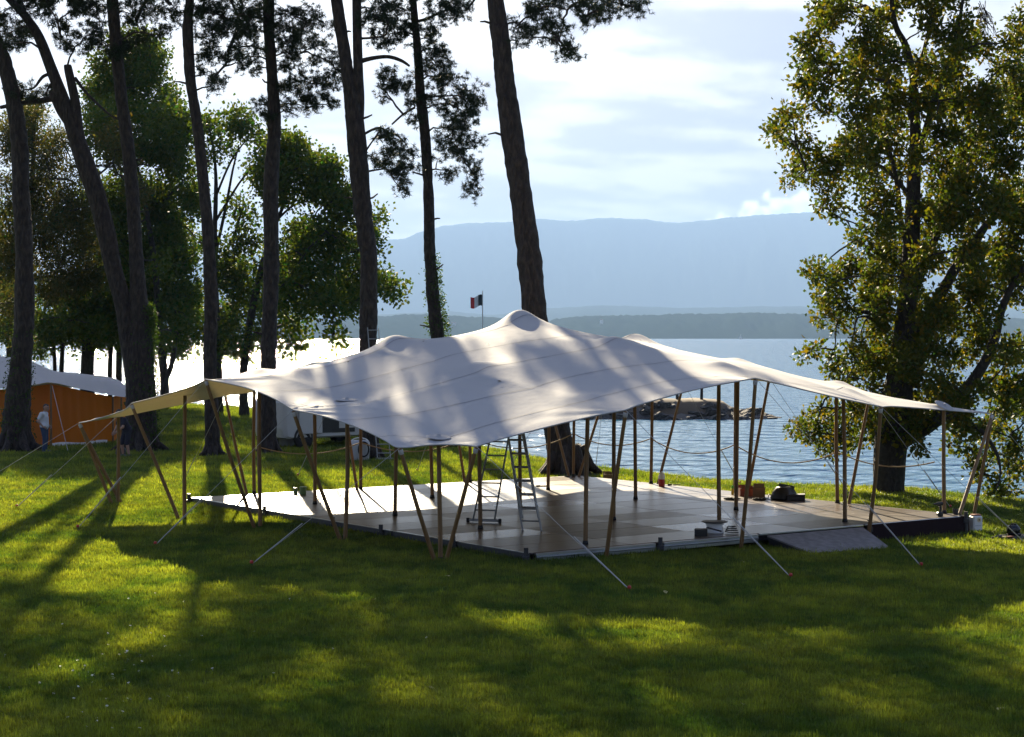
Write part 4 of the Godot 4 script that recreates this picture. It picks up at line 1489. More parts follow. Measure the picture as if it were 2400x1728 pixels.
	for k in 18:
		var a := at_pixel(2340 + r.randf_range(-6, 12), r.randf_range(150, 190), z)
		var b := at_pixel(2320 + r.randf_range(-16, 16), r.randf_range(120, 180), z + r.randf_range(-0.5, 0.5))
		tw.tube([a, a.lerp(b, 0.5) + Vector3(r.randfn(), r.randfn(), 0) * 0.08, b], [0.014, 0.010, 0.006], 3, false)
	wpart(t, "bare_twigs", tw.mesh(), M.oak_bark)

# a leafy tree: trunk pixels, crown ellipsoids in pixels [x, y, rx, ry, clumps], depth
func leafy_tree(called: String, label: String, z: float, stems: Array, lobes: Array, clumps: Array, sd: int, deep: float, group := "", smin := 0.8, smax := 1.3) -> void:
	var r := RandomNumberGenerator.new()
	r.seed = sd
	var base := at_pixel(stems[0][0][0], stems[0][0][1], z)
	base.y = ground_y(base.x, z)
	var t := thing(called, label, "tree", base, 0.0, group)
	var tb := Build.new()
	var wood := []
	for s in stems:
		var line: Array = s.duplicate(true)
		limb(tb, wood, line, z, 0.0)
	var gy := base
	tb.tube([gy - Vector3(0, 0.3, 0), gy + Vector3(0, 0.5, 0)], [stems[0][0][2] * z / FOCAL * 0.62, stems[0][0][2] * z / FOCAL * 0.48], 10)
	wpart(t, "trunk", tb.mesh(), M.oak_bark)
	var st := SurfaceTool.new()
	st.begin(Mesh.PRIMITIVE_TRIANGLES)
	var bb := Build.new()
	for c in lobes:
		var n := maxi(2, int(c[4] / 40.0))
		for k in n:
			var o := Vector2(r.randfn(), r.randfn()) * 0.45
			var p := at_pixel(c[0] + o.x * c[2], c[1] + o.y * c[3], z + r.randfn() * deep * 0.4)
			grow_to(bb, wood, p, r, 0.05, 0.05, 0.25)
			var sub := Vector3(c[2], c[3], 0) * z / FOCAL * 0.50
			leafy(st, clumps, p, Vector3(sub.x, sub.y, deep * 0.40) * 0.82, int(c[4] * 0.60 / n), r, smin, smax)
	wpart(t, "branches", bb.mesh(), M.oak_bark)
	wpart(t, "crown", st.commit(), M.leaf)

func build_far_trees() -> void:
	var broad := []
	var needled := []
	for k in 4:                                            # one leaf green for all the broadleaved trees on the bank
		broad.append(leaf_clump(80 + k, 13, 0.58, 0.20, 0.155, Vector3(0.066, 0.095, 0.014), 0.3))
		needled.append(leaf_clump(88 + k, 16, 0.50, 0.20, 0.07, Vector3(0.070, 0.070, 0.022), 0.3))
	leafy_tree("conifer_tree", "drooping olive-brown conifer behind the orange tent", 92.0, [[[60, 985, 26], [62, 860, 22], [70, 600, 16], [80, 300, 8], [84, 235, 3]]],
		[[70, 260, 50, 30, 160], [30, 330, 60, 60, 380], [110, 330, 60, 60, 380], [60, 450, 80, 70, 600], [150, 450, 70, 80, 560], [180, 560, 60, 70, 480], [100, 580, 90, 70, 680], [20, 580, 60, 90, 480], [190, 660, 45, 60, 300], [120, 690, 60, 40, 280], [20, 720, 40, 70, 260], [270, 370, 35, 60, 260], [300, 440, 25, 50, 150]], needled, 501, 5.0)
	leafy_tree("poplar_tree", "tall dark poplar rising above the other shoreline trees", 112.0, [[[278, 945, 16], [280, 800, 14], [300, 400, 9], [320, 120, 3]]],
		[[330, 110, 34, 36, 200], [300, 150, 50, 50, 330], [355, 160, 40, 50, 300], [260, 190, 45, 50, 320], [320, 220, 70, 60, 520], [390, 215, 24, 40, 150], [230, 235, 30, 40, 180], [400, 262, 30, 30, 120], [240, 130, 20, 40, 90], [285, 100, 24, 30, 100]], broad, 502, 4.0)
	leafy_tree("lime_tree", "sunlit yellow-green tree in front of the tall poplar", 104.0, [[[386, 950, 22], [384, 870, 20], [372, 760, 16], [360, 600, 14], [330, 420, 8]], [[386, 890, 14], [404, 850, 12], [412, 780, 9]]],
		[[240, 275, 50, 26, 260], [290, 268, 40, 22, 180], [370, 285, 60, 32, 340], [420, 310, 34, 40, 220], [260, 320, 60, 40, 300], [350, 345, 70, 40, 420], [420, 380, 34, 50, 240], [440, 460, 24, 50, 150]], broad, 503, 5.0)
	leafy_tree("dense_tree", "dense dark-leaved tree casting the lawn's deep shade by the lake", 108.0, [[[205, 952, 36], [204, 880, 32], [210, 760, 26], [240, 600, 16], [260, 500, 8]], [[257, 950, 12], [258, 850, 12], [262, 760, 9]], [[145, 950, 11], [144, 860, 11], [150, 760, 8]], [[127, 950, 9], [128, 860, 9], [124, 770, 7]]],
		[[260, 480, 90, 70, 1015], [380, 480, 80, 90, 1102], [300, 600, 110, 80, 1450], [420, 610, 70, 90, 986], [200, 705, 100, 50, 1232], [320, 710, 100, 50, 1305], [430, 715, 55, 50, 696], [120, 770, 70, 36, 609], [240, 785, 90, 30, 609], [350, 790, 90, 26, 551], [90, 815, 30, 16, 72], [410, 818, 40, 16, 101], [170, 765, 70, 34, 406]], broad, 504, 6.0)
	leafy_tree("ash_tree", "airy tree with bare upward-fanning branches between two pines", 98.0, [[[512, 955, 22], [511, 850, 18], [506, 700, 14], [503, 560, 12], [506, 430, 9], [500, 350, 5], [490, 300, 3]], [[504, 600, 8], [530, 480, 7], [545, 400, 5], [560, 340, 3]], [[506, 460, 6], [540, 380, 5], [575, 330, 3]], [[504, 520, 7], [560, 430, 5], [600, 380, 3]], [[503, 640, 7], [545, 560, 6], [570, 480, 4]]],
		[[490, 285, 34, 16, 70], [530, 285, 40, 18, 90], [570, 310, 34, 20, 70], [600, 340, 30, 22, 60], [480, 330, 20, 30, 50], [545, 345, 40, 20, 50], [590, 400, 30, 40, 60], [525, 500, 50, 50, 90], [570, 560, 40, 60, 160], [530, 640, 50, 60, 240], [560, 720, 50, 60, 300], [510, 760, 40, 60, 200], [540, 800, 60, 26, 170], [480, 825, 30, 16, 40], [560, 840, 30, 14, 30]], broad, 505, 4.0)
	leafy_tree("maple_tree", "round leafy maple whose boughs reach over the bright water", 94.0, [[[572, 965, 24], [570, 880, 20], [585, 760, 18], [610, 640, 16], [640, 540, 11], [670, 470, 6]], [[612, 640, 9], [660, 600, 8], [720, 580, 5], [780, 570, 3]], [[590, 720, 9], [650, 690, 8], [720, 670, 6], [800, 660, 4]], [[645, 520, 6], [690, 480, 5], [740, 470, 3]]],
		[[640, 360, 40, 26, 160], [690, 350, 40, 22, 150], [700, 395, 60, 34, 320], [770, 400, 40, 24, 170], [640, 420, 50, 40, 260], [740, 440, 60, 26, 220], [790, 470, 36, 34, 160], [680, 470, 36, 20, 70], [820, 500, 26, 40, 120], [740, 545, 50, 26, 190], [690, 560, 40, 30, 150], [800, 550, 36, 34, 160], [840, 560, 26, 40, 120], [720, 610, 70, 40, 360], [800, 640, 60, 40, 300], [660, 640, 60, 50, 330], [640, 720, 60, 50, 340], [720, 700, 40, 50, 200], [780, 720, 30, 50, 150], [830, 690, 36, 36, 150], [870, 660, 30, 24, 110], [905, 665, 22, 24, 70], [918, 690, 12, 14, 22], [800, 780, 22, 26, 50], [650, 785, 50, 28, 150], [600, 800, 40, 22, 100], [700, 800, 24, 16, 40], [870, 560, 20, 30, 60], [880, 510, 14, 24, 30]], broad, 506, 4.5)
	# a second belt further along the bank, mostly hidden, that closes the lake off towards the edge of the picture
	leafy_tree("bank_tree", "shaded tree at the water's edge beyond the orange tent", 116.0, [[[20, 945, 16], [22, 800, 14], [30, 600, 8]]], [[-20, 700, 90, 60, 600], [40, 775, 70, 30, 300], [-40, 560, 90, 90, 600], [20, 640, 60, 60, 300]], broad, 507, 5.0)

# ------------------------------------------------------------------ jetty
func boulder(sd: int) -> ArrayMesh:
	var f := FastNoiseLite.new()
	f.seed = sd
	f.frequency = 0.9
	f.fractal_octaves = 2
	var b := Build.new()
	var nu := 9
	var nv := 7
	var g := []
	for j in nv + 1:
		var row := []
		for i in nu:
			var th := TAU * i / nu + (0.3 if j % 2 == 0 else 0.0)
			var ph := PI * j / nv
			var d := Vector3(sin(ph) * cos(th), cos(ph), sin(ph) * sin(th))
			var k := 1.0 + 0.55 * f.get_noise_3dv(d * 1.5)
			d = d * k
			d.y = clampf(d.y * 0.8, -0.62, 0.60)
			row.append(d)
		g.append(row)
	for j in nv:
		for i in nu:
			var k := (i + 1) % nu
			b.face([g[j][i], g[j][k], g[j + 1][k]]) if j > 0 else null
			b.face([g[j][i], g[j + 1][k], g[j + 1][i]]) if j < nv - 1 else null
	# normals outward
	for q in b.n.size():
		if b.n[q].dot(b.v[q]) < 0.0:
			b.n[q] = -b.n[q]
	b.settle()
	return b.mesh()

func build_jetty() -> void:
	var r := RandomNumberGenerator.new()
	r.seed = 77
	var base := Vector3(6.0, LAKE - 0.4, -134.0)
	var t := thing("rock_jetty", "low jetty of grey boulders running out into the lake", "jetty", base)
	var p := PackedVector3Array()
	var nu := 40
	for i in nu:
		var x := lerpf(-14.0, 11.6, i / float(nu - 1))
		var e := 1.0 - smoothstep(9.0, 12.0, x)
		for j in 9:
			var w := lerpf(-1.0, 1.0, j / 8.0)
			var y := (1.0 - pow(absf(w), 3.0)) * 1.75 * e + 0.12 * soft_noise.get_noise_2d(x * 6.0, w * 30.0)
			p.append(Vector3(x, y, w * 3.4))
	part(t, "earth_core", sheet(p, nu, 9, true), M.soil_bank)
	var kinds := []
	for k in 5:
		kinds.append(boulder(900 + k))
	for k in 150:
		var x := r.randf_range(-14.0, 13.0)
		var row := r.randi_range(0, 2)
		var o := part(t, "boulder", kinds[r.randi() % 5], M.rock, Vector3(x, 0.30 + row * 0.42 + r.randf_range(-0.1, 0.1), 3.5 - row * 0.75 + r.randf_range(-0.2, 0.2)))
		if x > 10.5:
			o.position.y *= 0.62
			o.position.z = r.randf_range(-2.6, 3.2)
		var s := r.randf_range(0.34, 0.70) * (1.25 if row == 0 else 0.85)
		o.scale = Vector3(s * 1.5, s * 0.72, s)
		o.rotation = Vector3(r.randf() * 0.5, r.randf() * TAU, r.randf() * 0.5)
	for x in [4.9, 6.2, 8.0, 1.5]:
		part(t, "post", one_tube([Vector3(x, 1.5, 0.4), Vector3(x + 0.02, 2.55, 0.4)], [0.12, 0.10], 8), M.oak_bark)
	# flag on its pole
	var fx := at_pixel(1131, 682, 134.0)
	var fb := Vector3(fx.x, LAKE + 1.2, fx.z)
	var ft := thing("flag_pole", "tall white flagpole flying a dark, white and red striped flag", "flag", fb)
	part(ft, "mast", one_tube([Vector3(0, 0, 0), Vector3(0, fx.y - fb.y, 0)], [0.06, 0.035], 8), M.white_paint)
	var fl := Node3D.new()
	for s in 3:
		var q := PackedVector3Array()
		for i in 6:
			var f := (s + i / 5.0) / 3.0
			for j in 6:
				var e := j / 5.0
				q.append(Vector3(-0.03 - f * 0.86, -0.28 - e * 0.82 - f * 0.22 + 0.06 * sin(f * 7.0), 0.14 * sin(f * 8.0 + e * 1.5) * (0.3 + f)) + Vector3(0, fx.y - fb.y, 0))
		part(ft, "flag_stripe", sheet(q, 6, 6), [paint(0.010, 0.022, 0.030, 0.8), M.white_cloth, paint(0.42, 0.02, 0.02, 0.8)][s])
	fl.free()

# ------------------------------------------------------------------ orange-walled tent
func build_orange_tent() -> void:
	var z := 67.5
	var corner := at_pixel(118, 1056, z)
	var gy := ground_y(corner.x, z)
	var base := Vector3(corner.x, gy, corner.z)
	var t := thing("orange_tent", "smaller tent with orange cloth walls and white stretched roof", "tent", base)
	var er := at_pixel(264, 1052, z + 2.4)
	er.y = gy
	var el := at_pixel(-120, 1050, z + 3.0)
	el.y = gy
	var back := Vector3(0, 0, -9.0)
	# walls as softly waved sheets
	for w in [[corner, er, 2.26, 1.70], [el, corner, 1.75, 2.26], [er, er + back + Vector3(-1.0, 0, 0), 1.70, 1.6]]:
		var a: Vector3 = w[0]
		var b: Vector3 = w[1]
		a.y = gy
		b.y = gy
		var d := (b - a)
		var nrm := Vector3(-d.z, 0, d.x).normalized()
		var p := PackedVector3Array()
		for i in 33:
			var f := i / 32.0
			for j in 13:
				var e := j / 12.0
				var h: float = lerpf(w[2], w[3], f)
				var o := nrm * (0.05 * sin(f * 21.0) * (1.0 - e * 0.6) + 0.03 * sin(f * 47.0 + e * 2.0))
				o.y = 0.012 * sin(e * 26.0 + f * 5.0)
				p.append(a.lerp(b, f) + Vector3(0, 0.10 + h * e, 0) + o - base)
		part(t, "cloth_wall", sheet(p, 33, 13), M.orange_cloth)
	var skirt := PackedVector3Array()
	for i in 25:
		var f := i / 24.0
		var c := Vector3(corner.x, gy, corner.z).lerp(er, f * 0.9 + 0.02)
		skirt.append(c - base + Vector3(0, 0.02, 0.22 + 0.05 * sin(f * 12.0)))
		skirt.append(c - base + Vector3(0, 0.14 + 0.03 * sin(f * 9.0), 0.09))
	part(t, "ground_skirt", sheet(skirt, 25, 2, true), M.white_cloth)
	# roof: a sheet of stretched cloth
	var edge := [at_pixel(-130, 925, z + 2.6), at_pixel(66, 904, z - 0.1), at_pixel(119, 897, z - 0.3), at_pixel(190, 912, z + 0.9), at_pixel(282, 930, z + 2.2), at_pixel(322, 930, z + 3.0)]
	var mid := [at_pixel(-120, 862, z + 5.5), at_pixel(60, 862, z + 3.0), at_pixel(130, 876, z + 3.2), at_pixel(190, 880, z + 4.0), at_pixel(276, 893, z + 4.6), at_pixel(318, 926, z + 4.4)]
	var rear := [at_pixel(-120, 830, z + 9.0), at_pixel(40, 842, z + 6.0), at_pixel(125, 872, z + 6.4), at_pixel(190, 880, z + 7.2), at_pixel(270, 894, z + 8.0), at_pixel(300, 920, z + 8.0)]
	var end := [at_pixel(-130, 900, z + 12.5), at_pixel(40, 905, z + 9.5), at_pixel(125, 908, z + 9.8), at_pixel(190, 910, z + 10.2), at_pixel(262, 916, z + 11.0), at_pixel(290, 926, z + 11.0)]
	var rows := [smooth_path(edge, 6), smooth_path(mid, 6), smooth_path(rear, 6), smooth_path(end, 6)]
	var rp := PackedVector3Array()
	var cnt: int = rows[0].size()
	for i in cnt:
		var col := smooth_path([rows[0][i], rows[1][i], rows[2][i], rows[3][i]], 6)
		for q in col:
			rp.append(q - base)
	part(t, "roof", sheet(rp, cnt, 19), M.canvas)
	for s in [[119.0, 897.0, -0.25], [101.0, 902.0, 0.35], [264.0, 928.0, 2.3], [284.0, 930.0, 2.1], [300.0, 930.0, 3.2]]:
		var top := at_pixel(s[0], s[1] + 2, z + s[2])
		part(t, "pole", one_tube([Vector3(top.x, gy, top.z) - base, top - base], [0.04, 0.036], 8), M.pole)
	for s in [[122.0, 905.0, -0.3, 160.0, 1062.0], [312.0, 931.0, 2.9, 345.0, 1046.0]]:
		var top := at_pixel(s[0], s[1], z + s[2])
		var foot := on_ground(s[3], s[4])
		part(t, "guy_rope", one_tube([foot - base, top - base], [0.012, 0.012], 4), M.rope)

# ------------------------------------------------------------------ van
func build_van() -> void:
	var z := 68.5
	var c := at_pixel(752, 1052, z)
	var base := Vector3(c.x, ground_y(c.x, z), c.z)
	var t := thing("delivery_van", "white panel van with its side door slid open, parked on the lawn", "van", base, deg_to_rad(42.0))
	# local x runs forward, z to the side that faces the camera; side profile of (x, y)
	var prof := [Vector2(-2.35, 0.42), Vector2(-2.42, 0.75), Vector2(-2.40, 1.70), Vector2(-2.28, 2.02), Vector2(-1.6, 2.10), Vector2(0.6, 2.10), Vector2(1.0, 2.02), Vector2(1.75, 1.28), Vector2(2.30, 1.08), Vector2(2.45, 0.85), Vector2(2.46, 0.45), Vector2(2.36, 0.36), Vector2(-2.2, 0.36)]
	var b := Build.new()
	var hw := [0.0, 0.0]
	var sections := [[-0.96, 0.92], [-0.90, 0.985], [-0.80, 1.0], [0.80, 1.0], [0.90, 0.985], [0.96, 0.92]]
	var mid := Vector2(0.0, 1.15)
	for s in sections.size() - 1:
		for k in prof.size():
			var a: Vector2 = prof[k]
			var d: Vector2 = prof[(k + 1) % prof.size()]
			var s0: float = sections[s][1]
			var s1: float = sections[s + 1][1]
			var a0 := mid + (a - mid) * s0
			var d0 := mid + (d - mid) * s0
			var a1 := mid + (a - mid) * s1
			var d1 := mid + (d - mid) * s1
			b.face([Vector3(a0.x, a0.y, sections[s][0]), Vector3(a1.x, a1.y, sections[s + 1][0]), Vector3(d1.x, d1.y, sections[s + 1][0]), Vector3(d0.x, d0.y, sections[s][0])])
	for sd in [-1.0, 1.0]:
		var ring := []
		for k in prof.size():
			var a: Vector2 = mid + (prof[k] - mid) * 0.92
			ring.append(Vector3(a.x, a.y, 0.96 * sd))
		var ctr := Vector3(mid.x, mid.y, 0.965 * sd)
		for k in ring.size():
			var tri := [ctr, ring[k], ring[(k + 1) % ring.size()]]
			if sd > 0.0:
				tri.reverse()
			b.face(tri)
	for q in b.n.size():
		var out := b.v[q] - Vector3(clampf(b.v[q].x, -1.9, 1.6), 1.15, 0)
		if b.n[q].dot(out) < 0.0:
			b.n[q] = -b.n[q]
	b.settle()
	part(t, "body", b.mesh(), M.white_paint)
	part(t, "windscreen", one_box(Transform3D(Basis(Vector3.BACK, -0.78), Vector3(1.36, 1.66, 0)), Vector3(0.96, 0.02, 1.55), 0.006), M.glass_dark)
	for sd in [-1.0, 1.0]:
		part(t, "side_window", one_box(at(Vector3(0.78, 1.56, 0.967 * sd)), Vector3(0.80, 0.46, 0.015), 0.005), M.glass_dark)
		part(t, "sill_panel", one_box(at(Vector3(0.35, 0.62, 0.968 * sd)), Vector3(1.05, 0.16, 0.02), 0.006), M.black)
		part(t, "mirror", one_box(at(Vector3(1.28, 1.50, 1.10 * sd)), Vector3(0.12, 0.30, 0.20), 0.04), M.black)
		part(t, "headlight", one_box(Transform3D(Basis(Vector3.UP, 0.5 * -sd), Vector3(2.22, 0.94, 0.74 * sd)), Vector3(0.22, 0.16, 0.26), 0.03), M.glass_dark)
		for x in [-1.48, 1.52]:
			var w := Node3D.new()
			w.name = "wheel"
			w.position = Vector3(x, 0.33, 0.86 * sd)
			t.add_child(w, true)
			var turn := Transform3D(Basis(Vector3.RIGHT, PI / 2.0), Vector3.ZERO)
			part(w, "tyre", one_lathe(turn, [Vector2(0.20, -0.10), Vector2(0.31, -0.11), Vector2(0.335, -0.06), Vector2(0.335, 0.06), Vector2(0.31, 0.11), Vector2(0.20, 0.10)], 22), M.rubber)
			part(w, "rim", one_lathe(turn, [Vector2(0.0, -0.05), Vector2(0.10, -0.07), Vector2(0.20, -0.09), Vector2(0.20, 0.09), Vector2(0.10, 0.07), Vector2(0.0, 0.05)], 18), M.dark_steel)
			var arch := Build.new()
			arch.lathe(Transform3D(Basis(Vector3.RIGHT, PI / 2.0), Vector3(x, 0.40, 0.95 * sd)), [Vector2(0.34, -0.025), Vector2(0.43, -0.025), Vector2(0.43, 0.025), Vector2(0.34, 0.025)], 22)
			part(t, "wheel_arch", arch.mesh(), M.black)
	part(t, "door_opening", one_box(at(Vector3(-0.25, 1.22, 0.968)), Vector3(0.78, 1.35, 0.012), 0.003), M.black)
	part(t, "slid_door", one_box(at(Vector3(-1.20, 1.24, 1.015)), Vector3(1.06, 1.42, 0.05), 0.02), M.white_paint)
	part(t, "bumper", one_box(at(Vector3(2.42, 0.52, 0)), Vector3(0.16, 0.26, 1.8), 0.05), M.black)
	# things round the van
	var q := on_ground(673, 1048)
	var tub := thing("plastic_bin", "pale grey plastic bin standing by the van's rear", "bin", q, 0.3)
	part(tub, "bin_body", one_lathe(Transform3D(Basis(Vector3.UP, PI / 4.0), Vector3.ZERO), [Vector2(0.0, 0.0), Vector2(0.36, 0.0), Vector2(0.40, 0.04), Vector2(0.44, 0.90), Vector2(0.43, 0.92)], 4), M.grey_plastic)
	part(tub, "lid", one_box(at(Vector3(0, 0.955, 0)), Vector3(0.70, 0.07, 0.70), 0.03), M.dark_steel)
	q = on_ground(843, 1080)
	var sack := thing("rope_tub", "squat grey tub with a coiled black hose hung over its rim", "tub", q)
	part(sack, "tub_body", one_lathe(Transform3D(), [Vector2(0.0, 0.0), Vector2(0.27, 0.0), Vector2(0.31, 0.05), Vector2(0.35, 0.50), Vector2(0.33, 0.62), Vector2(0.25, 0.68), Vector2(0.0, 0.70)], 20), M.grey_plastic)
	var coil := []
	var cr := []
	for k in 61:
		var an := TAU * k / 20.0
		coil.append(Vector3(0.16 + 0.17 * cos(an), 0.40 + 0.24 * sin(an), 0.33 + 0.02 * (k / 20)))
		cr.append(0.028)
	part(sack, "hose", one_tube(coil, cr, 6), M.rubber)
	var hp := []
	var hr := []
	for k in 15:
		var an := PI * k / 14.0
		hp.append(Vector3(0.30 * cos(an), 0.60 + 0.16 * sin(an), 0.0))
		hr.append(0.02)
	part(sack, "handle", one_tube(hp, hr, 6), M.white_plastic)

# ------------------------------------------------------------------ ladders
func ladder_flight(parent: Node3D, foot: Vector3, top: Vector3, across: Vector3, wid_foot: float, wid_top: float, rungs: int, base: Vector3, off := Vector3.ZERO) -> void:
	for s in [-0.5, 0.5]:
		var a: Vector3 = foot + across * s * wid_foot + off - base
		var b: Vector3 = top + across * s * wid_top + off - base
		var d := (b - a)
		var ydir := d.normalized()
		var zdir := across.cross(ydir).normalized()
		part(parent, "rail", one_box(Transform3D(Basis(across, ydir, zdir), (a + b) * 0.5), Vector3(0.028, d.length(), 0.07), 0.006), M.ladder_metal)
	for k in rungs:
		var f := (k + 0.7) / rungs
		var c := foot.lerp(top, f) + off - base
		var w := lerpf(wid_foot, wid_top, f) * 0.5
		part(parent, "rung", one_tube([c - across * w, c + across * w], [0.017, 0.017], 8), M.ladder_metal)

func build_ladders() -> void:
	var ra := on_deck(1247, 1244)
	var la := on_deck(1134, 1225)
	var base := (ra + la) * 0.5
	var t := thing("step_ladder", "aluminium folding ladder standing open on the deck", "ladder", base)
	var apex := (ra + la) * 0.5 + Vector3(0.02, 2.75, 0)
	var spread := (ra - la)
	spread.y = 0
	spread = spread.normalized()
	var across := Vector3(0.93, 0, 0.28).normalized()
	var ofs := Vector3(-0.28, 0, 0.93) * 0.03
	ladder_flight(t, ra, apex + spread * 0.04, across, 0.40, 0.34, 10, base)
	ladder_flight(t, ra + Vector3(-0.02, 0.25, 0), apex + spread * 0.04 + Vector3(-0.02, 0.0, 0), across, 0.34, 0.30, 9, base, ofs)
	ladder_flight(t, la + Vector3(0, 0.06, 0), apex - spread * 0.04, across, 0.48, 0.36, 9, base)
	part(t, "stabiliser_bar", one_box(Transform3D(Basis(across, Vector3.UP, across.cross(Vector3.UP)), la - base + Vector3(0, 0.05, 0)), Vector3(0.74, 0.06, 0.05), 0.01), M.ladder_metal)
	for s in [-0.36, 0.36]:
		part(t, "rubber_foot", one_box(at(la - base + across * s + Vector3(0, 0.045, 0)), Vector3(0.07, 0.09, 0.07), 0.012), M.rubber)
	part(t, "hinge", one_box(Transform3D(Basis(across, Vector3.UP, across.cross(Vector3.UP)), apex - base), Vector3(0.40, 0.09, 0.12), 0.02), M.dark_steel)
	# ladder against the forked pine
	var f := on_ground(900, 1079)
	var top := at_pixel(874, 768, 60.9)
	var lt := thing("leaning_ladder", "aluminium ladder leaning against the forked pine trunk", "ladder", f)
	f.y = ground_y(f.x, -f.z) + 0.03
	ladder_flight(lt, f, top, Vector3.RIGHT, 0.44, 0.36, 15, lt.position)
	part(lt, "stabiliser_bar", one_box(at(Vector3(0, 0.05, 0)), Vector3(0.62, 0.06, 0.06), 0.01), M.ladder_metal)

# ------------------------------------------------------------------ small things on the deck and the lawn
func build_small_things() -> void:
	var p := on_deck(1675, 1250)
	var t := thing("cable_reel", "low white cable reel lying on the deck's front edge", "cable reel", p)
	part(t, "drum", one_lathe(Transform3D(), [Vector2(0, 0), Vector2(0.17, 0.0), Vector2(0.19, 0.02), Vector2(0.17, 0.05), Vector2(0.16, 0.16), Vector2(0.19, 0.19), Vector2(0.17, 0.22), Vector2(0, 0.22)], 22), M.white_plastic)
	part(t, "top_plate", one_lathe(Transform3D(Basis(), Vector3(0, 0.222, 0)), [Vector2(0.25, 0.0), Vector2(0.27, 0.012), Vector2(0.25, 0.024), Vector2(0.0, 0.024)], 24), M.dark_steel)
	var cp := []
	var cr := []
	for k in 40:
		var an := k * 0.55
		cp.append(Vector3(0.34 + 0.14 * cos(an) * (1.0 - k / 90.0), 0.018 + 0.0035 * k, 0.02 + 0.12 * sin(an)))
		cr.append(0.010)
	part(t, "cable", one_tube(cp, cr, 5), M.rubber)
	t = thing("black_case", "flat black case beside the cable reel", "case", on_deck(1643, 1256), -0.1)
	part(t, "case_body", one_box(at(Vector3(0, 0.07, 0)), Vector3(0.26, 0.14, 0.24), 0.012), M.black)
	part(t, "handle", one_box(Transform3D(Basis(Vector3.FORWARD, 0.25), Vector3(0.26, 0.13, 0.0)), Vector3(0.32, 0.03, 0.05), 0.01), M.black)
	# jars at the rear edge
	for s in [[692, 1159, 0.052, 0.17, 0], [710, 1160, 0.082, 0.20, 1]]:
		var jt := thing("jar", ["small plastic jar with white lid at the deck's rear edge", "wider green plastic jar at the deck's rear edge"][s[4]], "jar", on_deck(s[0], s[1]))
		var jr: float = s[2]
		var jh: float = s[3]
		part(jt, "jar_body", one_lathe(Transform3D(), [Vector2(0, 0), Vector2(jr * 0.9, 0.0), Vector2(jr, 0.02), Vector2(jr, jh * 0.8), Vector2(jr * 0.9, jh * 0.86)], 14), M.green_plastic)
		part(jt, "lid", one_lathe(Transform3D(), [Vector2(jr * 1.02, jh * 0.84), Vector2(jr * 1.05, jh), Vector2(0, jh)], 14), M.white_plastic if s[4] == 0 else M.green_plastic)
	# bottle with white cap, red below
	t = thing("squeeze_bottle", "red bottle with white cap standing at the rear edge", "bottle", on_deck(1551, 1141))
	part(t, "bottle_body", one_lathe(Transform3D(), [Vector2(0, 0), Vector2(0.075, 0.0), Vector2(0.085, 0.03), Vector2(0.085, 0.20)], 14), M.red)
	part(t, "bottle_neck", one_lathe(Transform3D(), [Vector2(0.086, 0.20), Vector2(0.085, 0.30), Vector2(0.045, 0.36), Vector2(0.03, 0.40), Vector2(0, 0.40)], 14), M.white_plastic)
	t = thing("carton", "small brown carton on the grass behind the deck corner", "box", on_ground(1426, 1131), 0.3)
	part(t, "carton_body", one_box(at(Vector3(0, 0.12, 0)), Vector3(0.26, 0.24, 0.20), 0.006), M.cardboard)
	for s in [-1.0, 1.0]:
		part(t, "flap", one_box(Transform3D(Basis(Vector3.RIGHT, -0.7 * s), Vector3(0, 0.275, 0.12 * s)), Vector3(0.25, 0.006, 0.10), 0.0), M.cardboard)
	t = thing("green_bottle", "bright green bottle standing among the cables", "bottle", on_deck(1717, 1160))
	part(t, "bottle_body", one_lathe(Transform3D(), [Vector2(0, 0), Vector2(0.034, 0.0), Vector2(0.036, 0.10), Vector2(0.034, 0.14), Vector2(0.016, 0.18)], 12), M.yellow)
	part(t, "cap", one_lathe(Transform3D(), [Vector2(0.02, 0.15), Vector2(0.035, 0.17), Vector2(0.03, 0.21), Vector2(0.014, 0.24), Vector2(0, 0.24)], 12), M.lime)
	# cardboard boxes
	for s in [[1748, 1163, 0.34, 0.20, 0.24, 0.1, 0], [1779, 1166, 0.30, 0.26, 0.28, -0.15, 1]]:
		var bt := thing("cardboard_box", ["reddish cardboard box with torn flaps beside the rear pole", "tan open cardboard box full of odds and ends"][s[6]], "box", on_deck(s[0], s[1]), s[5])
		var hx: float = s[2]
		var hy: float = s[3]
		var hz: float = s[4]
		var bm: Material = M.red_card if s[6] == 0 else M.cardboard
		for sg in [-1.0, 1.0]:
			part(bt, "side_panel", one_box(at(Vector3(0, hy * 0.5, sg * hz * 0.5)), Vector3(hx, hy, 0.006), 0.0), bm)
			part(bt, "end_panel", one_box(at(Vector3(sg * (hx * 0.5 - 0.004), hy * 0.5, 0)), Vector3(0.006, hy, hz - 0.008), 0.0), bm)
			part(bt, "flap", one_box(Transform3D(Basis(Vector3.RIGHT, sg * 0.9), Vector3(0, hy + 0.03, sg * (hz * 0.5 + 0.045))), Vector3(hx * 0.9, 0.005, 0.11), 0.0), bm)
		part(bt, "contents", one_lathe(Transform3D(Basis().scaled(Vector3(1.2, 1, 0.9)), Vector3(0, hy * 0.5, 0)), [Vector2(0.11, 0.0), Vector2(0.10, hy * 0.5), Vector2(0.06, hy * 0.62), Vector2(0, hy * 0.66)], 9), M.white_plastic)
	# black holdall and flat black crate
	t = thing("tool_bag", "slumped black tool bag with stiff upright side", "bag", on_deck(1838, 1172), 0.15)
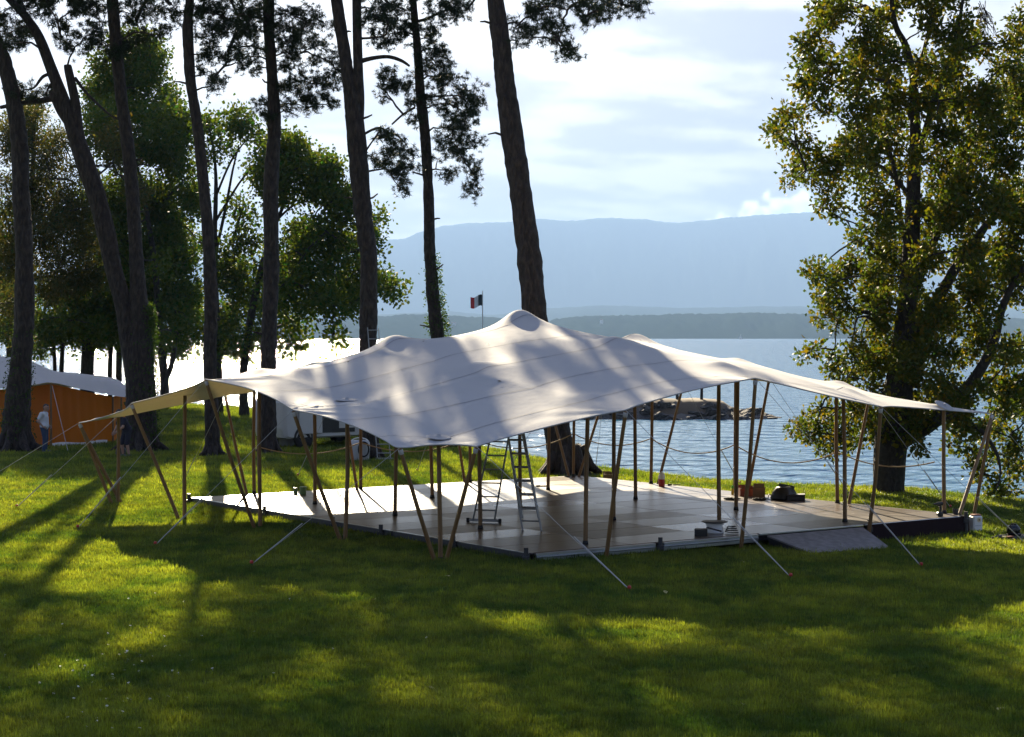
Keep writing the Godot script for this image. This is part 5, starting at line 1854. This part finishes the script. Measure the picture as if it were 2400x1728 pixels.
	part(t, "bag_body", one_lathe(Transform3D(Basis().scaled(Vector3(1.35, 1.0, 0.8)), Vector3.ZERO), [Vector2(0, 0), Vector2(0.24, 0.0), Vector2(0.26, 0.06), Vector2(0.22, 0.20), Vector2(0.16, 0.30), Vector2(0.10, 0.33), Vector2(0, 0.31)], 14), M.black)
	part(t, "side_wall", one_box(Transform3D(Basis(Vector3.BACK, -0.2), Vector3(0.05, 0.20, -0.05)), Vector3(0.40, 0.34, 0.03), 0.01), M.black)
	part(t, "strap", one_tube([Vector3(-0.30, 0.10, 0.1), Vector3(-0.42, 0.16, 0.12), Vector3(-0.46, 0.03, 0.16), Vector3(-0.36, 0.02, 0.2)], [0.014, 0.014, 0.014, 0.014], 5), M.black)
	t = thing("flat_crate", "flat black plastic crate next to the tool bag", "crate", on_deck(1865, 1173), -0.1)
	part(t, "crate_base", one_box(at(Vector3(0, 0.06, 0)), Vector3(0.44, 0.12, 0.34), 0.01), M.black)
	part(t, "crate_lid", one_box(Transform3D(Basis(Vector3.BACK, 0.05), Vector3(0, 0.135, 0)), Vector3(0.46, 0.025, 0.36), 0.008), M.dark_steel)
	# cable heaps
	for s in [[1716, 1172, 0.16], [1782, 1173, 0.15]]:
		var cc := []
		var rr := []
		for k in 70:
			var an := k * 0.62
			cc.append(Vector3((0.6 + 0.4 * sin(k * 0.23)) * s[2] * cos(an) * 1.3, 0.014 + 0.03 * absf(sin(k * 0.37)), (0.6 + 0.4 * cos(k * 0.31)) * s[2] * sin(an)))
			rr.append(0.012)
		var o := part(self, numbered("coiled_cable"), one_tube(cc, rr, 5), M.rubber, on_deck(s[0], s[1]))
		tag(o, "loose coil of black cable round the foot of the green bottle" if s[0] < 1750 else "loose coil of black cable before the tan cardboard box", "cable", "coils of cable on the deck")
	# flat dark tools
	for s in [[1578, 1138, 0.22, 0], [1270, 1141, 0.26, 1]]:
		var o := thing("hand_saw", ["small dark hand tool lying at the deck's rear edge", "dark hand tool lying beside a rear pole foot"][s[3]], "tool", on_deck(s[0], s[1]), 0.2)
		part(o, "handle", one_box(at(Vector3(-0.10, 0.022, 0)), Vector3(0.12, 0.044, 0.05), 0.014), M.black)
		part(o, "blade", one_box(at(Vector3(0.09, 0.014, 0)), Vector3(s[2], 0.028, 0.03), 0.006), M.dark_steel)
	# cordless driver standing on its battery
	t = thing("cordless_driver", "black cordless screwdriver standing on its battery near the deck corner", "power tool", on_deck(2203, 1211), 0.2)
	part(t, "battery", one_box(at(Vector3(0, 0.05, 0)), Vector3(0.13, 0.10, 0.11), 0.02), M.black)
	part(t, "grip", one_tube([Vector3(0.01, 0.09, 0), Vector3(0.02, 0.17, 0), Vector3(0.0, 0.25, 0)], [0.03, 0.025, 0.032], 10), M.black)
	part(t, "motor_housing", one_tube([Vector3(0.07, 0.28, 0), Vector3(0.05, 0.285, 0), Vector3(-0.04, 0.28, 0), Vector3(-0.09, 0.28, 0)], [0.025, 0.045, 0.045, 0.028], 12), M.black)
	part(t, "chuck", one_tube([Vector3(-0.08, 0.28, 0), Vector3(-0.14, 0.28, 0)], [0.022, 0.014], 10), M.dark_steel)
	# white canister behind the deck corner
	var q := on_ground(2287, 1246)
	t = thing("white_canister", "white drum with a round label behind the deck's outer corner", "drum", q, 0.3)
	part(t, "drum_body", one_box(at(Vector3(0, 0.18, 0)), Vector3(0.24, 0.36, 0.22), 0.03), M.white_plastic)
	part(t, "round_label", one_lathe(Transform3D(Basis(Vector3.RIGHT, PI / 2.0), Vector3(0.02, 0.27, 0.112)), [Vector2(0.055, 0.0), Vector2(0.055, 0.004), Vector2(0, 0.004)], 16), M.label_cream)
	part(t, "label_dot", one_lathe(Transform3D(Basis(Vector3.RIGHT, PI / 2.0), Vector3(0.02, 0.27, 0.1165)), [Vector2(0.02, 0.0), Vector2(0.02, 0.003), Vector2(0, 0.003)], 12), M.cardboard)
	part(t, "label_band", one_box(at(Vector3(0.0, 0.14, 0.112)), Vector3(0.16, 0.012, 0.004), 0.0), M.grey_plastic)
	part(t, "lid", one_box(at(Vector3(0, 0.375, 0)), Vector3(0.20, 0.03, 0.18), 0.012), M.red_card)
	q = on_deck(2240, 1206)
	t = thing("steel_cup", "small grey tin standing on the deck's outer corner", "tin", q)
	part(t, "tin_body", one_lathe(Transform3D(), [Vector2(0, 0), Vector2(0.045, 0), Vector2(0.06, 0.01), Vector2(0.065, 0.12), Vector2(0.06, 0.12), Vector2(0.05, 0.02)], 14), M.dark_steel)
	# helmet on a jacket
	q = on_ground(2380, 1264)
	t = thing("leather_jacket", "black jacket spread on the grass under a motorcycle helmet", "jacket", q, 0.2)
	part(t, "jacket_body", one_lathe(Transform3D(Basis().scaled(Vector3(1.6, 1.0, 0.9)), Vector3.ZERO), [Vector2(0.30, -0.02), Vector2(0.30, 0.04), Vector2(0.24, 0.09), Vector2(0.10, 0.075), Vector2(0, 0.085)], 13), M.black)
	part(t, "sleeve", one_tube([Vector3(-0.3, 0.04, 0.0), Vector3(-0.45, 0.05, 0.08), Vector3(-0.58, 0.03, 0.05)], [0.07, 0.06, 0.04], 8), M.black)
	part(t, "lining", one_box(Transform3D(Basis(Vector3.UP, 0.4), Vector3(-0.24, 0.08, 0.22)), Vector3(0.20, 0.03, 0.08), 0.012), M.red_card)
	var hp := q + Vector3(-0.03, 0.055, -0.05)
	t = thing("motorcycle_helmet", "glossy black motorcycle helmet resting on a jacket", "helmet", hp, deg_to_rad(-60.0))
	part(t, "shell", one_lathe(Transform3D(Basis().scaled(Vector3(1.12, 1.0, 0.92)), Vector3.ZERO), [Vector2(0.105, 0.0), Vector2(0.130, 0.03), Vector2(0.145, 0.10), Vector2(0.140, 0.17), Vector2(0.115, 0.225), Vector2(0.07, 0.262), Vector2(0, 0.275)], 24), M.gloss_black)
	part(t, "visor", one_lathe(Transform3D(Basis().scaled(Vector3(1.06, 1.0, 0.90)), Vector3(0.016, 0, 0)), [Vector2(0.140, 0.10), Vector2(0.148, 0.13), Vector2(0.146, 0.17), Vector2(0.136, 0.19)], 24), M.glass_dark)
	part(t, "chin_bar", one_box(at(Vector3(0.14, 0.05, 0)), Vector3(0.07, 0.08, 0.18), 0.03), M.gloss_black)
	part(t, "top_vent", one_box(at(Vector3(0.02, 0.275, 0)), Vector3(0.12, 0.02, 0.06), 0.009), M.black)
	# daisies and fallen leaves in the grass
	var r := RandomNumberGenerator.new()
	r.seed = 55
	var daisy := Build.new()
	for k in 9:
		var an := TAU * k / 9.0
		var d := Vector3(cos(an), 0, sin(an))
		var s := Vector3(-sin(an), 0, cos(an)) * 0.005
		daisy.face([d * 0.004 + Vector3(0, 0.062, 0) - s * 0.4, d * 0.014 + Vector3(0, 0.066, 0) - s, d * 0.017 + Vector3(0, 0.065, 0), d * 0.014 + Vector3(0, 0.066, 0) + s, d * 0.004 + Vector3(0, 0.062, 0) + s * 0.4])
	daisy.tube([Vector3.ZERO, Vector3(0.004, 0.06, 0)], [0.0015, 0.0015], 3, false)
	var dm := daisy.mesh()
	var spots := [[345, 1478], [425, 1482], [470, 1500], [300, 1412], [365, 1400], [435, 1418], [600, 1490], [390, 1525], [420, 1548], [250, 1522], [238, 1545], [300, 1505], [205, 1585], [172, 1582], [225, 1608], [400, 1580], [500, 1578], [640, 1590], [680, 1413], [775, 1530], [1005, 1500], [160, 1695], [8, 1546], [25, 1622]]
	for k in 58:
		spots.append([clampf(270 + r.randfn() * 90, 20, 560), clampf(1590 + r.randfn() * 75, 1360, 1720)])
	for s in spots:
		var o := part(self, numbered("daisy"), dm, M.petal, on_ground(s[0], s[1]))
		o.rotation = Vector3(r.randfn() * 0.25 + 0.3, r.randf() * TAU, r.randfn() * 0.25)
		tag(o, "tiny white daisy standing in the shaded grass", "flower", "daisies in the grass")
	var lf := PackedVector3Array()
	for i in 5:
		var f := i / 4.0
		var w := 0.040 * sin(PI * clampf(f * 0.9 + 0.06, 0, 1))
		lf.append_array([Vector3(f * 0.11, 0.02 + 0.015 * sin(f * 4.0), -w), Vector3(f * 0.11, 0.012, 0), Vector3(f * 0.11, 0.022 + 0.012 * cos(f * 4.0), w)])
	var lm := sheet(lf, 5, 3, true)
	for s in [[1562, 1398], [1376, 1447], [1740, 1325], [1957, 1282], [1054, 1358], [2343, 1675], [1742, 1662], [12, 1212], [50, 1214], [880, 1412], [2050, 1490], [720, 1300], [1000, 1620]]:
		var o := part(self, numbered("fallen_leaf"), lm, M.dry_leaf, on_ground(s[0], s[1]) + Vector3(0, 0.03, 0))
		o.rotation = Vector3(r.randfn() * 0.3, r.randf() * TAU, r.randfn() * 0.3)
		tag(o, "pale dry leaf fallen on the lawn", "leaf", "fallen leaves on the lawn")

# ------------------------------------------------------------------ people: a smooth field of tapered bones, meshed as surface nets
func field_mesh(bones: Array, cell: float, blend: float) -> ArrayMesh:
	var lo := Vector3(1e9, 1e9, 1e9)
	var hi := -lo
	for b in bones:
		for k in 2:
			var rr: float = b[2 + k] + cell * 2.5
			lo = lo.min(b[k] - Vector3(rr, rr, rr))
			hi = hi.max(b[k] + Vector3(rr, rr, rr))
	var nx := int((hi.x - lo.x) / cell) + 2
	var ny := int((hi.y - lo.y) / cell) + 2
	var nz := int((hi.z - lo.z) / cell) + 2
	var val := PackedFloat32Array()
	val.resize(nx * ny * nz)
	val.fill(1.0)
	for b in bones:                                     # each bone only touches the cells near it
		var a: Vector3 = b[0]
		var c: Vector3 = b[1]
		var ra: float = b[2]
		var rc: float = b[3]
		var ac := c - a
		var l2 := maxf(ac.length_squared(), 1e-9)
		var reach := maxf(ra, rc) + blend + cell * 2.0
		var mn := ((a.min(c) - Vector3(reach, reach, reach) - lo) / cell).floor()
		var mx := ((a.max(c) + Vector3(reach, reach, reach) - lo) / cell).ceil()
		for i in range(maxi(0, int(mn.x)), mini(nx, int(mx.x) + 1)):
			for j in range(maxi(0, int(mn.y)), mini(ny, int(mx.y) + 1)):
				for k in range(maxi(0, int(mn.z)), mini(nz, int(mx.z) + 1)):
					var p := lo + Vector3(i, j, k) * cell
					var t := clampf((p - a).dot(ac) / l2, 0.0, 1.0)
					var d := p.distance_to(a + ac * t) - lerpf(ra, rc, t)
					var q := (i * ny + j) * nz + k
					var o := val[q]
					var h := maxf(blend - absf(o - d), 0.0) / blend
					val[q] = minf(o, d) - h * h * blend * 0.25
	var vid := {}
	var v := PackedVector3Array()
	var n := PackedVector3Array()
	var ix := PackedInt32Array()
	var sx := ny * nz
	var corner := [0, 1, nz, nz + 1, sx, sx + 1, sx + nz, sx + nz + 1]
	var cpos := [Vector3(0, 0, 0), Vector3(0, 0, 1), Vector3(0, 1, 0), Vector3(0, 1, 1), Vector3(1, 0, 0), Vector3(1, 0, 1), Vector3(1, 1, 0), Vector3(1, 1, 1)]
	var edges := [[0, 1], [2, 3], [4, 5], [6, 7], [0, 2], [1, 3], [4, 6], [5, 7], [0, 4], [1, 5], [2, 6], [3, 7]]
	for i in nx - 1:
		for j in ny - 1:
			for k in nz - 1:
				var q := i * sx + j * nz + k
				var inside := 0
				for c in 8:
					if val[q + corner[c]] < 0.0:
						inside += 1
				if inside == 0 or inside == 8:
					continue
				var s := Vector3.ZERO
				var cnt := 0
				for e in edges:
					var d0 := val[q + corner[e[0]]]
					var d1 := val[q + corner[e[1]]]
					if (d0 < 0.0) != (d1 < 0.0):
						s += (cpos[e[0]] as Vector3).lerp(cpos[e[1]], d0 / (d0 - d1))
						cnt += 1
				var g := Vector3(val[q + sx] - val[q] + val[q + sx + nz + 1] - val[q + nz + 1], val[q + nz] - val[q] + val[q + sx + nz + 1] - val[q + sx + 1], val[q + 1] - val[q] + val[q + sx + nz + 1] - val[q + sx + nz])
				vid[q] = v.size()
				v.append(lo + (Vector3(i, j, k) + s / cnt) * cell)
				n.append(g.normalized() if g.length() > 1e-7 else Vector3.UP)
	for q in vid:
		for ax in 3:
			var step: int = [sx, nz, 1][ax]
			var s1: int = [nz, 1, sx][ax]
			var s2: int = [1, sx, nz][ax]
			if (val[q] < 0.0) == (val[q + step] < 0.0):
				continue
			if not (vid.has(q - s1) and vid.has(q - s2) and vid.has(q - s1 - s2)):
				continue
			var quad := [vid[q], vid[q - s1], vid[q - s1 - s2], vid[q - s2]]
			var nn := n[quad[0]] + n[quad[1]] + n[quad[2]] + n[quad[3]]
			var cr := (v[quad[1]] - v[quad[0]]).cross(v[quad[2]] - v[quad[0]])
			if cr.dot(nn) > 0.0:
				quad.reverse()
			ix.append_array([quad[0], quad[1], quad[2], quad[0], quad[2], quad[3]])
	var arr := []
	arr.resize(Mesh.ARRAY_MAX)
	arr[Mesh.ARRAY_VERTEX] = v
	arr[Mesh.ARRAY_NORMAL] = n
	arr[Mesh.ARRAY_INDEX] = ix
	var m := ArrayMesh.new()
	m.add_surface_from_arrays(Mesh.PRIMITIVE_TRIANGLES, arr)
	return m

func hand_bones(w: Vector3, dir: Vector3, palm_n: Vector3, thumb: Vector3) -> Array:
	# palm, four curled fingers of unequal length, thumb from the side of the palm
	var side := dir.cross(palm_n).normalized()
	if side.dot(thumb) < 0.0:
		side = -side
	var out := [[w, w + dir * 0.045, 0.026, 0.030], [w + dir * 0.045 + side * 0.018, w + dir * 0.085 + side * 0.026, 0.020, 0.014], [w + dir * 0.045 - side * 0.016, w + dir * 0.080 - side * 0.028, 0.020, 0.013]]
	for f in 4:
		var k := (1.5 - f)
		var a := w + dir * 0.088 + side * k * 0.0195
		var l: float = [0.030, 0.034, 0.032, 0.025][f]
		var b := a + (dir + palm_n * 0.25).normalized() * l
		var c := b + (dir * 0.7 + palm_n * 0.7).normalized() * l * 0.75
		var d := c + (dir * 0.35 + palm_n * 0.95).normalized() * l * 0.6
		out.append([a - dir * 0.02, b, 0.0095, 0.009])
		out.append([b, c, 0.009, 0.0083])
		out.append([c, d, 0.0083, 0.0075])
	var t0 := w + dir * 0.03 + side * 0.026
	var t1 := t0 + (dir * 0.6 + side * 0.75 + palm_n * 0.2).normalized() * 0.034
	out.append([t0, t1, 0.013, 0.011])
	out.append([t1, t1 + (dir * 0.85 + side * 0.35 + palm_n * 0.3).normalized() * 0.030, 0.011, 0.009])
	return out

# local frame: the figure faces +z, its left is +x
func figure(t: Node3D, j: Dictionary, shirt_m: Material, legs_m: Material, hair_m: Material, shorts: bool) -> void:
	var body := []
	var hd: Vector3 = j.head
	var fwd: Vector3 = j.face
	body.append([j.neck, hd + Vector3(0, -0.03, 0), 0.055, 0.058])
	body.append([hd + Vector3(0, 0.02, 0) - fwd * 0.015, hd + Vector3(0, 0.03, 0) + fwd * 0.01, 0.094, 0.090])
	body.append([hd + Vector3(0, -0.05, 0) + fwd * 0.03, hd + Vector3(0, -0.075, 0) + fwd * 0.055, 0.062, 0.042])
	body.append([j.chest, j.neck, 0.12, 0.062])
	body.append([j.hip_c, j.chest, 0.125, 0.135])
	for s in ["l", "r"]:
		body.append([j.chest + Vector3(0, 0.06, 0), j["sh_" + s], 0.10, 0.062])
		body.append([j["sh_" + s], j["el_" + s], 0.055, 0.043])
		body.append([j["el_" + s], j["wr_" + s], 0.043, 0.028])
		body.append([j.hip_c, j["hp_" + s], 0.12, 0.098])
		body.append([j["hp_" + s], j["kn_" + s], 0.092, 0.060])
		body.append([j["kn_" + s], j["an_" + s], 0.060, 0.040])
		var wd: Vector3 = (j["wr_" + s] - j["el_" + s]).normalized()
		body.append([j["wr_" + s] - wd * 0.01, j["wr_" + s] + wd * 0.03, 0.028, 0.026])
	var skin := part(t, "body", field_mesh(body, 0.016, 0.035), M.skin)
	for s in ["l", "r"]:
		var wd: Vector3 = (j["wr_" + s] - j["el_" + s]).normalized()
		var pn: Vector3 = j["pn_" + s]
		part(skin, "hand", field_mesh(hand_bones(j["wr_" + s], wd, pn, fwd), 0.0048, 0.008), M.skin)
	var right := Vector3.UP.cross(fwd).normalized()
	var face := [[hd + Vector3(0, 0.012, 0) + fwd * 0.095, hd + Vector3(0, -0.022, 0) + fwd * 0.116, 0.010, 0.015]]
	face.append([hd + right * 0.092 + Vector3(0, 0.015, 0), hd + right * 0.096 + Vector3(0, -0.028, 0), 0.018, 0.012])
	face.append([hd - right * 0.092 + Vector3(0, 0.015, 0), hd - right * 0.096 + Vector3(0, -0.028, 0), 0.018, 0.012])
	part(skin, "nose_and_ears", field_mesh(face, 0.005, 0.006), M.skin)
	for s in [-1.0, 1.0]:
		part(skin, "eye", field_mesh([[hd + right * 0.034 * s + Vector3(0, 0.012, 0) + fwd * 0.086, hd + right * 0.036 * s + Vector3(0, 0.012, 0) + fwd * 0.086, 0.012, 0.012]], 0.004, 0.003), M.eye)
	part(skin, "mouth", field_mesh([[hd + right * 0.022 + Vector3(0, -0.056, 0) + fwd * 0.088, hd - right * 0.022 + Vector3(0, -0.056, 0) + fwd * 0.088, 0.006, 0.006]], 0.004, 0.003), M.lips)
	part(t, "hair", field_mesh([[hd + Vector3(0, 0.065, 0) - fwd * 0.02, hd + Vector3(0, 0.075, 0) + fwd * 0.035, 0.082, 0.060], [hd + Vector3(0, 0.03, 0) - fwd * 0.045, hd + Vector3(0, -0.04, 0) - fwd * 0.055, 0.078, 0.060]], 0.010, 0.02), hair_m)
	var shirt := []
	shirt.append([j.chest + Vector3(0, 0.02, 0), j.neck - Vector3(0, 0.035, 0), 0.135, 0.085])
	shirt.append([j.hip_c + Vector3(0, -0.02, 0), j.chest, 0.158, 0.158])
	for s in ["l", "r"]:
		var hs: Vector3 = j["sh_" + s]
		shirt.append([j.chest + Vector3(0, 0.06, 0), hs, 0.115, 0.078])
		shirt.append([hs, hs.lerp(j["el_" + s], 0.55), 0.074, 0.075])
		shirt.append([j.hip_c + Vector3(0, -0.03, 0), (j["hp_" + s] as Vector3) + Vector3(0, 0.06, 0), 0.14, 0.128])
	part(t, "shirt", field_mesh(shirt, 0.016, 0.03), shirt_m)
	var legs := []
	for s in ["l", "r"]:
		var hp: Vector3 = j["hp_" + s]
		var kn: Vector3 = j["kn_" + s]
		var an: Vector3 = j["an_" + s]
		legs.append([j.hip_c - Vector3(0, 0.03, 0), hp, 0.132, 0.115])
		legs.append([hp, kn, 0.108, 0.085 if shorts else 0.076])
		if not shorts:
			legs.append([kn, an + Vector3(0, 0.01, 0), 0.076, 0.068])
	part(t, "shorts" if shorts else "jeans", field_mesh(legs, 0.016, 0.03), legs_m)
	for s in ["l", "r"]:
		var an: Vector3 = j["an_" + s]
		var toe: Vector3 = j["toe_" + s]
		part(t, "shoe", field_mesh([[Vector3(an.x, 0.052, an.z) - (toe - an).normalized() * Vector3(0.05, 0, 0.05), toe, 0.050, 0.040], [an, Vector3(an.x, 0.055, an.z), 0.046, 0.050]], 0.010, 0.02), M.shoe)

func build_people() -> void:
	M.skin = paint(0.36, 0.21, 0.145, 0.55)
	M.eye = paint(0.03, 0.02, 0.015, 0.2)
	M.lips = paint(0.28, 0.11, 0.09, 0.5)
	M.shoe = paint(0.10, 0.10, 0.11, 0.6)
	var q := on_ground(104, 1061)
	var t := thing("person", "person in white t-shirt and blue jeans standing before the orange tent wall", "person", q, deg_to_rad(82.0))
	figure(t, {
		"head": Vector3(0, 1.60, 0.07), "face": Vector3(-0.1, -0.12, 1.0).normalized(), "neck": Vector3(0, 1.45, 0.01), "chest": Vector3(0, 1.24, -0.01), "hip_c": Vector3(0, 0.98, 0.0),
		"sh_l": Vector3(0.19, 1.38, -0.02), "el_l": Vector3(0.25, 1.12, -0.08), "wr_l": Vector3(0.19, 0.95, 0.10), "pn_l": Vector3(-1, 0, 0),
		"sh_r": Vector3(-0.19, 1.38, -0.03), "el_r": Vector3(-0.26, 1.13, -0.14), "wr_r": Vector3(-0.20, 0.95, 0.02), "pn_r": Vector3(1, 0, 0),
		"hp_l": Vector3(0.10, 0.90, 0.0), "kn_l": Vector3(0.11, 0.50, 0.02), "an_l": Vector3(0.11, 0.09, -0.02), "toe_l": Vector3(0.13, 0.045, 0.15),
		"hp_r": Vector3(-0.10, 0.90, 0.0), "kn_r": Vector3(-0.10, 0.50, 0.05), "an_r": Vector3(-0.11, 0.09, 0.03), "toe_r": Vector3(-0.13, 0.045, 0.20)},
		paint(0.60, 0.62, 0.66, 0.85), paint(0.030, 0.055, 0.11, 0.85), paint(0.020, 0.014, 0.010, 0.6), false)
	q = on_ground(296, 1072)
	t = thing("person", "person in dark shirt and shorts stooping by the ivy-clad pine", "person", q, deg_to_rad(-50.0))
	figure(t, {
		"head": Vector3(0, 1.50, 0.30), "face": Vector3(0, -0.45, 1.0).normalized(), "neck": Vector3(0, 1.37, 0.20), "chest": Vector3(0, 1.18, 0.10), "hip_c": Vector3(0, 0.96, -0.03),
		"sh_l": Vector3(0.19, 1.30, 0.17), "el_l": Vector3(0.24, 1.05, 0.26), "wr_l": Vector3(0.17, 0.90, 0.44), "pn_l": Vector3(-1, 0, 0),
		"sh_r": Vector3(-0.19, 1.30, 0.17), "el_r": Vector3(-0.25, 1.04, 0.22), "wr_r": Vector3(-0.18, 0.86, 0.38), "pn_r": Vector3(1, 0, 0),
		"hp_l": Vector3(0.10, 0.89, -0.03), "kn_l": Vector3(0.12, 0.49, 0.04), "an_l": Vector3(0.13, 0.09, -0.03), "toe_l": Vector3(0.15, 0.045, 0.14),
		"hp_r": Vector3(-0.10, 0.89, -0.03), "kn_r": Vector3(-0.13, 0.49, 0.10), "an_r": Vector3(-0.15, 0.09, 0.05), "toe_r": Vector3(-0.18, 0.045, 0.22)},
		paint(0.018, 0.018, 0.030, 0.85), paint(0.020, 0.020, 0.032, 0.85), paint(0.016, 0.012, 0.010, 0.6), true)
	q = on_ground(283, 1068)
	var bag := thing("rucksack", "small black rucksack on the grass at the stooping person's feet", "bag", q)
	part(bag, "bag_body", one_lathe(Transform3D(Basis().scaled(Vector3(1.2, 1.0, 0.8)), Vector3.ZERO), [Vector2(0, 0), Vector2(0.14, 0.0), Vector2(0.16, 0.05), Vector2(0.15, 0.20), Vector2(0.11, 0.28), Vector2(0, 0.30)], 14), M.black)
	part(bag, "strap", one_tube([Vector3(0.05, 0.26, 0.08), Vector3(0.08, 0.20, 0.17), Vector3(0.05, 0.08, 0.14)], [0.014, 0.014, 0.014], 5), M.black)

# ------------------------------------------------------------------ grass
func build_grass() -> void:
	var r := RandomNumberGenerator.new()
	r.seed = 1234
	var v := PackedVector3Array()
	var n := PackedVector3Array()
	var ix := PackedInt32Array()
	var bc := PackedColorArray()
	for k in 20:
		var o := Vector3(r.randfn() * 0.045, 0, r.randfn() * 0.045)
		var an := r.randf() * TAU
		var lean := Vector3(cos(an), 0, sin(an)) * r.randf_range(0.1, 0.75)
		var side := Vector3(-sin(an + r.randfn() * 0.6), 0, cos(an + r.randfn() * 0.6)) * 0.0046
		var h := r.randf_range(0.020, 0.046) * (1.9 if k % 7 == 0 else 1.0)
		var straw := r.randf()                            # some blades green, some straw-coloured, each one colour from root to tip
		var s := v.size()
		var m := o + Vector3(0, h * 0.6, 0) + lean * h * 0.35
		var e := o + Vector3(0, h * 0.95, 0) + lean * h
		v.append_array([o - side, o + side, m - side * 0.8, m + side * 0.8, e])
		var nn := side.cross(e - o).normalized()
		for q in 5:
			n.append(nn)
			bc.append(Color(lerpf(0.70, 1.45, straw), lerpf(0.95, 1.08, straw), lerpf(0.8, 1.3, straw)))
		ix.append_array([s, s + 2, s + 1, s + 1, s + 2, s + 3, s + 2, s + 4, s + 3])
	var arr := []
	arr.resize(Mesh.ARRAY_MAX)
	arr[Mesh.ARRAY_VERTEX] = v
	arr[Mesh.ARRAY_NORMAL] = n
	arr[Mesh.ARRAY_COLOR] = bc
	arr[Mesh.ARRAY_INDEX] = ix
	var tm := ArrayMesh.new()
	tm.add_surface_from_arrays(Mesh.PRIMITIVE_TRIANGLES, arr)
	var patchy := FastNoiseLite.new()
	patchy.seed = 31
	patchy.frequency = 0.35
	patchy.fractal_octaves = 4
	var xf := []
	var col := []
	var eu := (deck_l - deck_f)
	var ev := (deck_r - deck_f)
	var want := 330000
	while xf.size() < want:
		var z := 17.5 * pow(115.0 / 17.5, pow(r.randf(), 1.25))
		var x := r.randf_range(-0.30, 0.30) * z
		if z > 36.0 and shore_distance(x, z) < -0.15:
			continue
		var rel := Vector3(x, 0, -z) - deck_f
		var du := rel.dot(eu) / eu.length_squared()
		var dv := rel.dot(ev) / ev.length_squared()
		if du > -0.004 and du < 1.004 and dv > -0.004 and dv < 1.004:
			continue
		var w := patchy.get_noise_2d(x, z)
		if z > 50.0:                                     # worn ground round the trunks
			var worn := false
			for b in [[-17.8, 65.2], [-13.4, 65.2], [-10.3, 62.4], [-8.7, 64.5], [-4.8, 61.3], [-2.5, 67.7], [1.7, 54.6], [10.7, 51.2]]:
				var bd := Vector2(x - b[0], z - b[1]).length()
				if bd < 1.9 and r.randf() > bd / 1.9 + 0.5 * w:
					worn = true
			if worn:
				continue
		var w2 := patchy.get_noise_2d(x * 6.0 + 70.0, z * 6.0)
		if w2 < -0.42 and w < 0.0:
			continue
		var s := (0.85 + 0.6 * maxf(0.0, w) + r.randf() * 0.35) * clampf(z / 30.0, 1.0, 2.6)
		var hs := (0.70 + 1.5 * maxf(0.0, w2) + r.randf() * 0.5) * clampf(z / 45.0, 1.0, 1.6)
		xf.append(Transform3D(Basis(Vector3.UP, r.randf() * TAU).scaled(Vector3(s, hs, s)), Vector3(x, ground_y(x, z) - 0.004, -z)))
		var dry := clampf(0.20 + 0.42 * w + 0.3 * w2, 0.0, 1.0)
		var c := Vector3(0.066, 0.120, 0.014).lerp(Vector3(0.47, 0.45, 0.040), dry) * (0.55 + 0.8 * r.randf()) * (1.0 + 0.35 * patchy.get_noise_2d(x * 2.3 - 40.0, z * 2.3) + 0.35 * patchy.get_noise_2d(x * 9.0, z * 9.0 + 60.0))
		col.append(Color(c.x, c.y, c.z))
	var mm := MultiMesh.new()
	mm.transform_format = MultiMesh.TRANSFORM_3D
	mm.use_colors = true
	mm.mesh = tm
	mm.instance_count = xf.size()
	for k in xf.size():
		mm.set_instance_transform(k, xf[k])
		mm.set_instance_color(k, col[k])
	var g := MultiMeshInstance3D.new()
	g.name = "grass"
	g.multimesh = mm
	g.material_override = M.blade
	add_child(g)
	g.set_meta("kind", "stuff")
	tag(g, "short green mown grass covering the lakeside lawn", "grass")
